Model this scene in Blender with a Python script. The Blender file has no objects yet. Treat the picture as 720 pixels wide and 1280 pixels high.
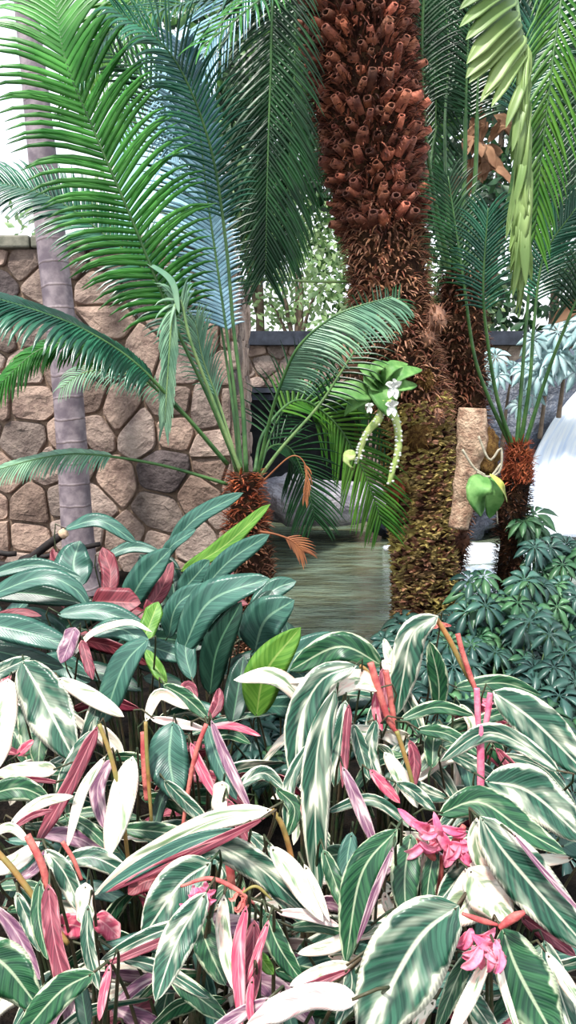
import bpy, math, random
import numpy as np
from mathutils import Vector as V, Matrix, noise
R = math.radians
rnd = random.Random(11)
C = bpy.context.scene.collection
FPX = 950.0
PITCH = R(8)
CAM = V((0, 0, 1.65))
UP = V((0, 0, 1))

def W(px, py, Y):
    """point of the place seen at (px,py) of the photograph, Y metres ahead"""
    u = (640 - py) / FPX; x = (px - 360) / FPX
    d = V((x, math.cos(PITCH) + u * math.sin(PITCH), -math.sin(PITCH) + u * math.cos(PITCH)))
    return CAM + d * (Y / d.y)

def M(px, Y): return px * Y / FPX

# ------------------------------------------------------------------ nodes
def srgb(r, g, b):
    f = lambda c: (c / 255 / 12.92) if c / 255 <= 0.04045 else ((c / 255 + 0.055) / 1.055) ** 2.4
    return (f(r), f(g), f(b), 1)

class NT:
    def __init__(s, name):
        s.m = bpy.data.materials.new(name); s.m.use_nodes = True
        s.t = s.m.node_tree; s.t.nodes.clear()
        s.out = s.n('ShaderNodeOutputMaterial')
    def n(s, typ, **k):
        nd = s.t.nodes.new(typ)
        for a, b in k.items(): setattr(nd, a, b)
        return nd
    def l(s, a, b): s.t.links.new(a, b)
    def val(s, sock, v):
        if isinstance(v, (int, float)): sock.default_value = v
        elif isinstance(v, tuple): sock.default_value = v
        else: s.l(v, sock)
    def math(s, op, a, b=0.0, c=None, clamp=False):
        nd = s.n('ShaderNodeMath', operation=op); nd.use_clamp = clamp
        s.val(nd.inputs[0], a); s.val(nd.inputs[1], b)
        if c is not None: s.val(nd.inputs[2], c)
        return nd.outputs[0]
    def mix(s, f, a, b, typ='MIX'):
        nd = s.n('ShaderNodeMix', data_type='RGBA', blend_type=typ)
        s.val(nd.inputs[0], f); s.val(nd.inputs[6], a); s.val(nd.inputs[7], b)
        return nd.outputs[2]
    def step(s, x, lo, hi):
        nd = s.n('ShaderNodeMapRange', interpolation_type='SMOOTHSTEP')
        s.val(nd.inputs[0], x); nd.inputs[1].default_value = lo; nd.inputs[2].default_value = hi
        return nd.outputs[0]
    def noise(s, vec, scale, detail=3, rough=.55):
        nd = s.n('ShaderNodeTexNoise'); nd.inputs['Scale'].default_value = scale
        nd.inputs['Detail'].default_value = detail; nd.inputs['Roughness'].default_value = rough
        if vec is not None: s.l(vec, nd.inputs['Vector'])
        return nd.outputs[0]
    def obj(s): return s.n('ShaderNodeTexCoord').outputs['Object']
    def col(s):
        return s.n('ShaderNodeAttribute', attribute_name='Col').outputs['Color']
    def xyz(s, x, y, z):
        nd = s.n('ShaderNodeCombineXYZ'); s.val(nd.inputs[0], x); s.val(nd.inputs[1], y); s.val(nd.inputs[2], z)
        return nd.outputs[0]
    def bump(s, h, strength=.4, dist=.01):
        nd = s.n('ShaderNodeBump'); nd.inputs['Strength'].default_value = strength
        nd.inputs['Distance'].default_value = dist; s.l(h, nd.inputs['Height'])
        return nd.outputs[0]
    def finish(s, color, rough=.5, spec=.5, trans=0.0, normal=None, tcol=None, coat=0.0):
        p = s.n('ShaderNodeBsdfPrincipled')
        s.val(p.inputs['Base Color'], color); s.val(p.inputs['Roughness'], rough)
        p.inputs['Specular IOR Level'].default_value = spec
        p.inputs['Coat Weight'].default_value = coat
        if normal is not None: s.l(normal, p.inputs['Normal'])
        if trans > 0:
            t = s.n('ShaderNodeBsdfTranslucent'); s.val(t.inputs[0], color if tcol is None else tcol)
            mx = s.n('ShaderNodeMixShader'); mx.inputs[0].default_value = trans
            s.l(p.outputs[0], mx.inputs[1]); s.l(t.outputs[0], mx.inputs[2])
            s.l(mx.outputs[0], s.out.inputs[0])
        else: s.l(p.outputs[0], s.out.inputs[0])
        return s.m

def mat_simple(name, c1, c2, scale=8, rough=.6, spec=.4, trans=0.0, bump=0.3, dist=.01, usecol=True, detail=4):
    s = NT(name); o = s.obj(); nz = s.noise(o, scale, detail)
    c = s.mix(s.step(nz, .32, .68), c1, c2)
    if usecol: c = s.mix(1.0, c, s.col(), 'MULTIPLY')
    nrm = s.bump(s.noise(o, scale * 4, 4), bump, dist) if bump > 0 else None
    return s.finish(c, rough, spec, trans, nrm)

def mat_tri(name, green_a, green_b, cream, lo, hi, edge=.5, pink=None, rough=.34, trans=.18, spec=.55, sage=None):
    """variegated leaf face: chevron streaks of cream over green, pale margin and midrib"""
    s = NT(name); sage = sage or tuple(.55 * g_ + .45 * c_ for g_, c_ in zip(green_b, cream))
    uv = s.n('ShaderNodeUVMap').outputs[0]
    sp = s.n('ShaderNodeSeparateXYZ'); s.l(uv, sp.inputs[0])
    u, v = sp.outputs[0], sp.outputs[1]
    a = s.math('MULTIPLY', s.math('ABSOLUTE', s.math('SUBTRACT', v, .5)), 2)
    r = s.n('ShaderNodeObjectInfo').outputs['Random']
    ch = s.math('SUBTRACT', u, s.math('MULTIPLY', a, .22))
    vec = s.xyz(s.math('MULTIPLY_ADD', r, 37.0, s.math('MULTIPLY', ch, 4.2)), s.math('MULTIPLY', v, 2.4), s.math('MULTIPLY', r, 91.0))
    nz = s.noise(vec, 1.0, 2, .45)
    wob = s.noise(s.xyz(s.math('MULTIPLY', u, 6), s.math('MULTIPLY', r, 50.0), v), 1.0, 2)
    marg = s.math('MULTIPLY', s.step(s.math('MULTIPLY_ADD', s.math('SUBTRACT', wob, .5), .7, a), .76, 1.0), edge)
    tot = s.math('ADD', nz, s.math('MULTIPLY', marg, .5))
    mask = s.step(tot, lo, hi); mask2 = s.step(tot, lo - .13, hi - .07)
    gn = s.noise(s.xyz(s.math('MULTIPLY', ch, 26), s.math('MULTIPLY', v, 1.2), r), 1.0, 2)
    g = s.mix(s.step(gn, .35, .65), green_a, green_b)
    rib = s.math('SUBTRACT', 1.0, s.step(a, .03, .09))
    c = s.mix(s.math('MULTIPLY', mask2, .62), g, sage); c = s.mix(mask, c, cream)
    if pink is not None:
        pm = s.math('MULTIPLY', s.step(s.noise(s.xyz(s.math('MULTIPLY', u, 3), s.math('MULTIPLY', r, 77.0), s.math('MULTIPLY', v, 3)), 1.0, 2), .45, .7), .75)
        c = s.mix(s.math('MULTIPLY', pm, mask), c, pink)
    c = s.mix(s.math('MULTIPLY', rib, .6), c, cream)
    fine = s.math('SINE', s.math('MULTIPLY', ch, 190))
    nrm = s.bump(s.math('ADD', s.math('MULTIPLY', fine, .3), s.math('MULTIPLY', rib, -1.5)), .25, .0015)
    return s.finish(c, rough, spec, trans, nrm)

GA, GB = srgb(20, 60, 46), srgb(52, 104, 80)
CREAM = srgb(240, 240, 214)
m_tri = mat_tri('triostar_striped', GA, GB, CREAM, .60, .70, .75)
m_trig = mat_tri('triostar_green', srgb(24, 66, 46), srgb(54, 108, 68), srgb(214, 228, 188), .70, .80, .85)
m_tric = mat_tri('triostar_cream', srgb(70, 116, 78), srgb(110, 146, 92), srgb(252, 246, 226), .38, .47, 1.0, pink=srgb(240, 190, 170))
m_triu = mat_tri('maroon_underside', srgb(96, 26, 44), srgb(140, 48, 68), srgb(222, 140, 146), .66, .76, .6, rough=.45, trans=.15)
m_tripk = mat_tri('pink_underside', srgb(190, 56, 92), srgb(214, 92, 118), srgb(244, 176, 178), .55, .7, .5, rough=.45, trans=.25)
m_tripu = mat_tri('mauve_underside', srgb(106, 60, 92), srgb(146, 96, 122), srgb(216, 186, 188), .55, .65, .7, rough=.45)
m_palep = mat_tri('pale_pink_underside', srgb(206, 160, 160), srgb(226, 192, 186), srgb(250, 236, 224), .45, .6, .6, rough=.5)
m_gin = mat_tri('ginger_green', srgb(46, 90, 78), srgb(70, 120, 102), srgb(150, 192, 158), .82, .9, .25, rough=.36, spec=.7)
m_gind = mat_tri('ginger_dark', srgb(24, 56, 44), srgb(40, 76, 60), srgb(100, 146, 110), .84, .92, .2, rough=.33)
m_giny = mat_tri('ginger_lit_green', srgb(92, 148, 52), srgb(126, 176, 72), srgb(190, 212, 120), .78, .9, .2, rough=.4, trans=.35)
m_ginu = mat_tri('ginger_maroon', srgb(100, 30, 42), srgb(150, 66, 76), srgb(190, 110, 110), .74, .9, .3, rough=.45)
m_pet = mat_simple('shade_dark_petiole', srgb(44, 66, 40), srgb(84, 70, 52), 14, .5, .4)  # stem green painted darker to stand in for shade inside the bed
m_stem = mat_simple('green_stem', srgb(70, 104, 58), srgb(112, 132, 74), 14, .45, .5)
m_ostem = mat_simple('olive_orange_stem', srgb(168, 116, 66), srgb(132, 128, 70), 10, .45)
m_pink = mat_simple('pink_bract', srgb(236, 104, 146), srgb(252, 172, 190), 30, .45, .4, .25)
m_red = mat_simple('red_bract', srgb(190, 82, 84), srgb(226, 136, 122), 30, .45, .4, .2)

def mat_frond(name, c1, c2, rough=.35, trans=.25, spec=.5):
    s = NT(name); o = s.obj()
    c = s.mix(s.step(s.noise(o, 5, 3), .35, .65), c1, c2)
    c = s.mix(1.0, c, s.col(), 'MULTIPLY')
    return s.finish(c, rough, spec, trans)
m_fgreen = mat_frond('frond_fresh_green', srgb(58, 134, 50), srgb(98, 172, 80), .35, .48)
m_fteal = mat_frond('frond_teal_green', srgb(26, 82, 62), srgb(52, 118, 86), .3, .2, .7)
m_fblue = mat_frond('frond_sky_sheen', srgb(96, 140, 156), srgb(150, 190, 208), .24, .12, 1.0)  # whitish-blue sky highlights painted into the leaflet colour
m_fpale = mat_frond('frond_pale_green', srgb(116, 164, 134), srgb(158, 198, 160), .4, .3)
m_fdark = mat_frond('frond_dark_green', srgb(20, 56, 30), srgb(36, 84, 42), .35, .3)
m_flime = mat_frond('frond_yellow_green', srgb(122, 152, 84), srgb(156, 180, 108), .42, .3)
m_fbright = mat_frond('frond_bright_green', srgb(62, 124, 36), srgb(98, 150, 52), .4, .4)
m_fdry = mat_frond('dry_frond', srgb(126, 72, 46), srgb(166, 104, 64), .7, .1)
m_rach = mat_simple('rachis_green', srgb(48, 86, 46), srgb(80, 116, 62), 9, .4)
m_rachp = mat_simple('rachis_pale', srgb(96, 132, 80), srgb(134, 158, 100), 9, .4)
m_sch = mat_frond('schefflera_leaf', srgb(40, 74, 68), srgb(68, 106, 92), .36, .12, .6)
m_schl = mat_frond('schefflera_leaf_lit', srgb(58, 104, 72), srgb(92, 136, 92), .35, .2)  # lit copy of the schefflera leaf, the light is in the colour
m_stub = mat_simple('leaf_stub_brown', srgb(92, 50, 42), srgb(146, 90, 70), 14, .65, .35, bump=.8)
m_stubd = mat_simple('stub_hollow', srgb(44, 24, 20), srgb(74, 42, 34), 18, .85, .2)
m_shag = mat_simple('shaggy_scale', srgb(112, 76, 62), srgb(176, 132, 108), 12, .7, .3, bump=.5)
m_shagd = mat_simple('dark_scale', srgb(54, 32, 26), srgb(96, 62, 46), 12, .8, .2, bump=.5)
m_orange = mat_simple('orange_scale', srgb(134, 66, 46), srgb(178, 102, 70), 12, .75, .2, bump=.5)
m_moss = mat_simple('mossy_bark_plate', srgb(112, 90, 64), srgb(176, 164, 100), 3.2, .85, .2, bump=.8, dist=.02)
m_core = mat_simple('trunk_core', srgb(44, 28, 22), srgb(70, 50, 34), 12, .9, .1, bump=.8, dist=.03)
m_orch = mat_simple('orchid_leaf', srgb(92, 146, 74), srgb(136, 184, 106), 12, .5, .35, .2)
m_orchl = mat_simple('orchid_spike', srgb(150, 176, 92), srgb(198, 208, 140), 20, .5)
m_white = mat_simple('white_petal', srgb(248, 248, 244), srgb(255, 255, 250), 10, .5, .3, .3)
m_yel = mat_simple('yellow_green_leaf', srgb(178, 186, 84), srgb(204, 204, 120), 10, .45, .3, .2)
m_root = mat_simple('grey_root', srgb(150, 140, 122), srgb(186, 178, 156), 30, .8)
m_log = mat_simple('pinkish_bark', srgb(150, 116, 96), srgb(206, 176, 150), 16, .85, .2, bump=1.0, dist=.02)
m_moss2 = mat_simple('brown_moss', srgb(90, 62, 38), srgb(140, 108, 62), 40, .95, .1, bump=1, dist=.02)
m_burn = mat_simple('blackened_wood', srgb(20, 15, 15), srgb(42, 32, 30), 20, .7)
m_cut = mat_simple('cut_wood', srgb(196, 160, 132), srgb(220, 190, 160), 20, .8)
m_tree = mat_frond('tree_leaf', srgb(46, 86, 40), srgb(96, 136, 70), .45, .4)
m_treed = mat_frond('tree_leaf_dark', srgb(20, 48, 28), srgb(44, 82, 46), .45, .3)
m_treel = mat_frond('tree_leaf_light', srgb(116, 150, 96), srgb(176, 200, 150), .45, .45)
m_bark = mat_simple('tree_bark', srgb(84, 70, 58), srgb(122, 104, 88), 10, .85, bump=.7)
m_silver = mat_frond('silvery_leaf', srgb(140, 176, 176), srgb(196, 220, 220), .35, .2)
m_blueform = mat_simple('pale_blue_smooth', srgb(150, 196, 210), srgb(186, 220, 230), 3, .3, .6, usecol=False, bump=.1)
m_deadb = mat_frond('dead_tan_leaf', srgb(128, 88, 62), srgb(170, 128, 96), .8, .15)

def mat_palm():
    s = NT('ringed_palm_bark'); g = s.n('ShaderNodeUVMap').outputs[0]
    sp = s.n('ShaderNodeSeparateXYZ'); s.l(g, sp.inputs[0])
    nz = s.noise(s.obj(), 5, 5)
    f = s.math('FRACT', s.math('MULTIPLY_ADD', sp.outputs[1], 34.0, s.math('MULTIPLY', nz, .35)))
    ring = s.math('SUBTRACT', 1.0, s.step(f, .03, .14))
    c = s.mix(s.step(s.noise(s.obj(), 9, 5), .35, .65), srgb(108, 96, 104), srgb(154, 140, 144))
    c = s.mix(s.math('MULTIPLY', ring, .7), c, srgb(74, 60, 58))
    hgt = s.math('MULTIPLY_ADD', ring, -1.0, s.math('MULTIPLY', s.noise(s.obj(), 40, 4), .3))
    return s.finish(c, .6, .3, 0, s.bump(hgt, .7, .012))
m_palm = mat_palm()

def mat_stone():
    s = NT('fieldstone'); o = s.obj(); n1 = s.noise(o, 5, 6, .65); n2 = s.noise(o, 22, 5, .6)
    c = s.mix(s.step(n1, .3, .7), srgb(122, 102, 94), srgb(182, 158, 144))
    c = s.mix(s.math('MULTIPLY', s.step(n2, .5, .75), .5), c, srgb(190, 168, 150))
    c = s.mix(1.0, c, s.col(), 'MULTIPLY')
    return s.finish(c, .8, .25, 0, s.bump(s.math('ADD', n1, n2), .8, .03))
m_stone = mat_stone()
m_mortar = mat_simple('mortar', srgb(122, 102, 88), srgb(156, 134, 116), 14, .9, .1, bump=.8, usecol=False)
m_cop = mat_simple('weathered_coping', srgb(104, 104, 92), srgb(142, 138, 124), 6, .85, .2, bump=.6, usecol=False)
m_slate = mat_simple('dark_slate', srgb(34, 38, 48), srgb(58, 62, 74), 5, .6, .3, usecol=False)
m_rockg = mat_simple('grey_ledge_rock', srgb(110, 106, 116), srgb(176, 170, 176), 4, .75, .3, bump=1, dist=.05, usecol=False)
m_rockd = mat_simple('wet_dark_rock', srgb(44, 46, 56), srgb(86, 92, 106), 3, .4, .5, bump=1, dist=.05, usecol=False)
m_rockm = mat_simple('mossy_rock', srgb(52, 66, 34), srgb(104, 128, 58), 4, .85, .2, bump=1, dist=.05, usecol=False)
m_soil = mat_simple('shade_darkened_mulch', srgb(14, 11, 10), srgb(34, 27, 22), 14, .95, .1, bump=1, dist=.04, usecol=False)  # dark mulch, painted darker still for the shade under the leaves
m_paving = mat_simple('far_gravel', srgb(150, 140, 126), srgb(190, 180, 164), 6, .9, .1, usecol=False)

def mat_water():
    s = NT('pond_water'); o = s.obj()
    mp = s.n('ShaderNodeMapping'); mp.inputs['Scale'].default_value = (1, 2.6, 1); s.l(o, mp.inputs[0])
    n1 = s.noise(mp.outputs[0], 2.2, 3); n2 = s.noise(mp.outputs[0], 9, 3)
    c = s.mix(s.step(n1, .3, .7), srgb(84, 86, 62), srgb(108, 122, 104))
    h = s.math('ADD', n1, s.math('MULTIPLY', n2, .35))
    return s.finish(c, .07, .7, 0, s.bump(h, .8, .07))
m_water = mat_water()
def mat_fall():
    s = NT('white_falling_water'); uv = s.n('ShaderNodeUVMap').outputs[0]
    mp = s.n('ShaderNodeMapping'); mp.inputs['Scale'].default_value = (26, 2.2, 1); s.l(uv, mp.inputs[0])
    nz = s.noise(mp.outputs[0], 1, 4)
    c = s.mix(s.step(nz, .3, .6), srgb(206, 220, 242), srgb(254, 255, 255))
    return s.finish(c, .35, .5, .3, s.bump(nz, .6, .03))
m_fall = mat_fall()
m_foam = mat_simple('white_foam', srgb(214, 226, 240), srgb(253, 254, 255), 12, .6, .4, .2, bump=1, usecol=False)

# ------------------------------------------------------------------ mesh builder
class MB:
    def __init__(s): s.v = []; s.f = []; s.m = []; s.uv = []; s.c = []; s.cur = (1, 1, 1)
    def vert(s, p, uv=(0, 0)):
        s.v.append((p[0], p[1], p[2])); s.uv.append(uv); s.c.append(s.cur); return len(s.v) - 1
    def face(s, idx, m=0): s.f.append(tuple(idx)); s.m.append(m)
    def build(s, name, mats, parent=None, smooth=True):
        me = bpy.data.meshes.new(name)
        off = V((0, 0, 0)); p = parent
        while p is not None: off = off + p.location; p = p.parent
        a = np.array(s.v, dtype=np.float32) - np.array(off, dtype=np.float32)
        me.from_pydata(a.tolist(), [], s.f)
        for m in (mats if isinstance(mats, (list, tuple)) else [mats]): me.materials.append(m)
        me.polygons.foreach_set('material_index', s.m)
        me.polygons.foreach_set('use_smooth', [smooth] * len(s.f))
        li = np.zeros(len(me.loops), dtype=np.int32); me.loops.foreach_get('vertex_index', li)
        uvl = me.uv_layers.new(name='UVMap')
        uvl.data.foreach_set('uv', np.array(s.uv, dtype=np.float32)[li].ravel())
        ca = me.color_attributes.new('Col', 'FLOAT_COLOR', 'POINT')
        cc = np.ones((len(s.v), 4), dtype=np.float32); cc[:, :3] = np.array(s.c, dtype=np.float32)
        ca.data.foreach_set('color', cc.ravel())
        me.update()
        o = bpy.data.objects.new(name, me); C.objects.link(o)
        if parent is not None: o.parent = parent
        return o

def tag(o, label=None, cat=None, group=None, kind=None):
    if label: o['label'] = label
    if cat: o['category'] = cat
    if group: o['group'] = group
    if kind: o['kind'] = kind
    return o
def thing(name, label, cat, loc, group=None):
    o = bpy.data.objects.new(name, None); C.objects.link(o); o.location = loc; o.empty_display_size = .1
    return tag(o, label, cat, group)

def catmull(pts, n):
    """n+1 evenly parameterised samples of a Catmull-Rom curve through 3D points"""
    P = [V(p) for p in pts]
    if len(P) == 2: return [P[0].lerp(P[1], i / n) for i in range(n + 1)]
    P = [P[0] * 2 - P[1]] + P + [P[-1] * 2 - P[-2]]
    dense = []
    for k in range(1, len(P) - 2):
        p0, p1, p2, p3 = P[k - 1:k + 3]
        for j in range(16):
            t = j / 16
            dense.append(.5 * ((2 * p1) + (p2 - p0) * t + (2 * p0 - 5 * p1 + 4 * p2 - p3) * t * t + (3 * p1 - p0 - 3 * p2 + p3) * t ** 3))
    dense.append(P[-2])
    L = [0]
    for a, b in zip(dense, dense[1:]): L.append(L[-1] + (b - a).length)
    out = []; k = 0
    for i in range(n + 1):
        d = L[-1] * i / n
        while k < len(L) - 2 and L[k + 1] < d: k += 1
        w = (d - L[k]) / max(1e-9, L[k + 1] - L[k])
        out.append(dense[k].lerp(dense[k + 1], min(1, max(0, w))))
    return out
def tangents(c):
    return [((c[min(i + 1, len(c) - 1)] - c[max(i - 1, 0)]).normalized()) for i in range(len(c))]

def tube(mb, pts, rad, seg=8, n=None, m=0, cap=True, rough=0.0, sx=1.0):
    n = n or max(4, 4 * (len(pts) - 1))
    c = catmull(pts, n); T = tangents(c)
    ref = V((0, 1, 0)) if abs(T[0].y) < .8 else V((1, 0, 0))
    rings = []
    for i, (p, t) in enumerate(zip(c, T)):
        s_ = t.cross(ref).normalized(); b = s_.cross(t).normalized()
        q = i / n * (len(rad) - 1) if isinstance(rad, (list, tuple)) else 0
        r = (rad[int(q)] + (rad[min(int(q) + 1, len(rad) - 1)] - rad[int(q)]) * (q - int(q))) if isinstance(rad, (list, tuple)) else rad
        ring = []
        for k in range(seg):
            a = 2 * math.pi * k / seg
            d = s_ * math.cos(a) * sx + b * math.sin(a)
            rr = r
            if rough: rr = r * (1 + rough * noise.noise((p + d * r) * 6.0) + rough * .5 * noise.noise((p + d * r) * 19.0))
            ring.append(mb.vert(p + d * rr, (k / seg, i / n)))
        rings.append(ring)
    for a, b in zip(rings, rings[1:]):
        for k in range(seg):
            mb.face((a[k], a[(k + 1) % seg], b[(k + 1) % seg], b[k]), m)
    if cap:
        mb.face(tuple(reversed(rings[0])), m); mb.face(tuple(rings[-1]), m)
    return c, T

def box(mb, x0, x1, y0, y1, z0, z1, m=0, bev=0.0):
    v = [mb.vert(p) for p in ((x0, y0, z0), (x1, y0, z0), (x1, y1, z0), (x0, y1, z0), (x0, y0, z1), (x1, y0, z1), (x1, y1, z1), (x0, y1, z1))]
    for f in ((3, 2, 1, 0), (4, 5, 6, 7), (0, 1, 5, 4), (1, 2, 6, 5), (2, 3, 7, 6), (3, 0, 4, 7)): mb.face([v[i] for i in f], m)

def blob(mb, c, r, seg=24, rings=14, amp=.2, fr=2.0, m=0, seed=0):
    c = V(c); rows = []
    for i in range(rings + 1):
        th = math.pi * i / rings; row = []
        for k in range(seg):
            a = 2 * math.pi * k / seg
            d = V((math.sin(th) * math.cos(a), math.sin(th) * math.sin(a), math.cos(th)))
            k_ = 1 + amp * noise.noise(d * fr + V((seed, seed * 2, 0))) + amp * .4 * noise.noise(d * fr * 3 + V((seed, 0, 5)))
            row.append(mb.vert(c + V((d.x * r[0], d.y * r[1], d.z * r[2])) * k_, (k / seg, i / rings)))
        rows.append(row)
    for a, b in zip(rows, rows[1:]):
        for k in range(seg): mb.face((a[k], b[k], b[(k + 1) % seg], a[(k + 1) % seg]), m)

def wprof(t, kind='lance'):
    if kind == 'lance': return (t ** .55) * ((1 - t) ** .62) / .607 if 0 < t < 1 else 0
    if kind == 'ovate': return (max(0, math.sin(math.pi * t ** .85)) ** .65)
    if kind == 'strap': return min(1, (t * 7) ** .6) * min(1, ((1 - t) * 4) ** .7)
    return math.sin(math.pi * t)

def blade(mb, pts, width, hint=None, roll=0, twist=0, fold=.22, wave=.05, prof='lance', nu=14, nv=6, thick=.0012, seed=0, mt=0, mu=1):
    """two-skinned leaf: upper face material mt, lower face material mu"""
    c = catmull(pts, nu); T = tangents(c); hint = hint or V((0, -1, .7)).normalized()
    up, dn = [], []
    for i, (p, t) in enumerate(zip(c, T)):
        q = i / nu
        w = t.cross(hint)
        w = w.normalized() if w.length > 1e-4 else V((1, 0, 0))
        n = w.cross(t).normalized()
        if n.dot(hint) < 0: n = -n; w = -w
        ang = roll + twist * (q - .5)
        rot = Matrix.Rotation(ang, 3, t); w = rot @ w; n = rot @ n
        hw = width * .5 * max(.012, wprof(min(1, max(0, q)), prof))
        ru, rd = [], []
        for j in range(nv + 1):
            v = j / nv; s_ = v * 2 - 1
            lift = fold * abs(s_) * hw + wave * hw * abs(s_) * math.sin(q * 13 + seed + (2.4 if s_ > 0 else 0))
            P = p + w * (s_ * hw * math.sqrt(1 - min(.3, fold * fold))) + n * lift
            iu = mb.vert(P, (q, v)); ru.append(iu)
            if j in (0, nv): rd.append(iu)
            else: rd.append(mb.vert(P - n * thick, (q, v)))
        up.append(ru); dn.append(rd)
    # orientation: (p->along) x (w) gives -n or n ; both skins are consistent
    for a, b in zip(up, up[1:]):
        for j in range(nv): mb.face((a[j], a[j + 1], b[j + 1], b[j]), mt)
    for a, b in zip(dn, dn[1:]):
        for j in range(nv): mb.face((a[j], b[j], b[j + 1], a[j + 1]), mu)

# ------------------------------------------------------------------ setting
terr_edges = None
def ground_z(x, y):
    # raised planting bed in front, bank under the trunks, pond hollow behind
    edge = 3.95 if x < .52 else 3.95 + min(1, (x - .52) / .2) * 1.4
    if x < -.35: edge = 3.95 + min(1, (-.35 - x) / .5) * 3.0
    z = .2
    t = (y - edge) / .25
    if t > 0: z = .2 - min(1, t) * .75
    if y > 12.9: z = -.55 + min(1, (y - 12.9) / .5) * .85
    return z + .025 * noise.noise(V((x * 3, y * 3, 0)))
mb = MB(); xs = [-9 + i * .15 for i in range(121)]; ys = [-1.5 + j * .15 for j in range(190)]
idx = [[mb.vert((x, y, ground_z(x, y))) for x in xs] for y in ys]
for j in range(len(ys) - 1):
    for i in range(len(xs) - 1): mb.face((idx[j][i], idx[j][i + 1], idx[j + 1][i + 1], idx[j + 1][i]))
g = mb.build('ground', m_soil); tag(g, kind='structure')
mb = MB(); n_ = 60
idx = [[mb.vert((-3 + 12 * i / n_, 3.7 + 9.4 * j / n_, .0)) for i in range(n_ + 1)] for j in range(n_ + 1)]
for j in range(n_):
    for i in range(n_): mb.face((idx[j][i], idx[j][i + 1], idx[j + 1][i + 1], idx[j + 1][i]))
tag(mb.build('pond_water', m_water), 'murky green pond water between the trunks and the grey ledge', 'pond', kind='structure')

# ---- fieldstone wall
def clip(poly, nx, ny, d):
    out = []
    for i in range(len(poly)):
        a, b = poly[i], poly[(i + 1) % len(poly)]
        da = a[0] * nx + a[1] * ny - d; db = b[0] * nx + b[1] * ny - d
        if da <= 0: out.append(a)
        if (da < 0 < db) or (db < 0 < da):
            t = da / (da - db); out.append((a[0] + (b[0] - a[0]) * t, a[1] + (b[1] - a[1]) * t))
    return out
def stones(mb, x0, x1, z0, z1, cell, place, seed=1, depth=.06):
    r = random.Random(seed); seeds = []
    nx = int((x1 - x0) / cell) + 2; nz = int((z1 - z0) / (cell * .82)) + 2
    for j in range(-1, nz + 1):
        for i in range(-1, nx + 1):
            seeds.append((x0 + (i + .5 * (j % 2) + r.uniform(-.38, .38)) * cell, z0 + (j + r.uniform(-.36, .36)) * cell * .82))
    for si, s in enumerate(seeds):
        poly = [(x0, z0), (x1, z0), (x1, z1), (x0, z1)]
        for o in seeds:
            if o is s: continue
            dx, dy = o[0] - s[0], o[1] - s[1]; L = math.hypot(dx, dy)
            if L > cell * 2.6: continue
            nx_, ny_ = dx / L, dy / L
            poly = clip(poly, nx_, ny_, s[0] * nx_ + s[1] * ny_ + L / 2 - .009)
            if len(poly) < 3: break
        if len(poly) < 3: continue
        for _ in range(2):
            q = []
            for i in range(len(poly)):
                a, b = poly[i], poly[(i + 1) % len(poly)]
                q += [(a[0] * .86 + b[0] * .14, a[1] * .86 + b[1] * .14), (a[0] * .14 + b[0] * .86, a[1] * .14 + b[1] * .86)]
            poly = q
        cx = sum(p[0] for p in poly) / len(poly); cz = sum(p[1] for p in poly) / len(poly)
        k = r.choice([.62, .8, .9, 1.0, 1.05, 1.12]); tint = r.uniform(-.06, .06)
        mb.cur = (k * (1 + tint), k, k * (1 - tint * .8))
        if r.random() < .06: mb.cur = (.28, .3, .36)
        dep = depth * r.uniform(.6, 1.3); rings = []
        for sc, dd in ((1, 0), (.985, dep * .7), (.93, dep), (.5, dep * 1.2)):
            ring = []
            for p in poly:
                X = cx + (p[0] - cx) * sc; Z = cz + (p[1] - cz) * sc
                bmp = .022 * noise.noise(V((X * 9, Z * 9, si))) if sc < .95 else 0
                ring.append(mb.vert(place(X, Z, dd + bmp)))
            rings.append(ring)
        for a, b in zip(rings, rings[1:]):
            for i in range(len(a)): mb.face((a[i], a[(i + 1) % len(a)], b[(i + 1) % len(a)], b[i]), 0)
        mb.face(rings[-1], 0)
    mb.cur = (1, 1, 1)
WY = 6.6; WX1 = W(288, 500, WY).x; WZ = W(100, 312, WY).z
mb = MB()
stones(mb, -5.4, WX1, -.1, WZ, .36, lambda X, Z, d: (X, WY - d * .75, Z), 4)
stones(mb, WY, WY + 2.2, -.1, WZ, .33, lambda X, Z, d: (WX1 + d, X, Z), 9)
box(mb, -5.5, WX1 - .005, WY + .004, WY + 2.2, -.4, WZ, 1)
tag(mb.build('wall_left', [m_stone, m_mortar], smooth=False), 'rough brown fieldstone retaining wall behind the ringed palm trunk', kind='structure')
mb = MB(); 
for k in range(6):
    x0 = -5.5 + k * (WX1 + 5.56) / 6; box(mb, x0, x0 + (WX1 + 5.56) / 6 - .012, WY - .09, WY + .55, WZ, WZ + .1)
o = mb.build('trim_1', m_cop, smooth=False); tag(o, 'weathered grey coping on the fieldstone wall', kind='structure')
b = o.modifiers.new('b', 'BEVEL'); b.width = .015; b.segments = 2

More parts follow.
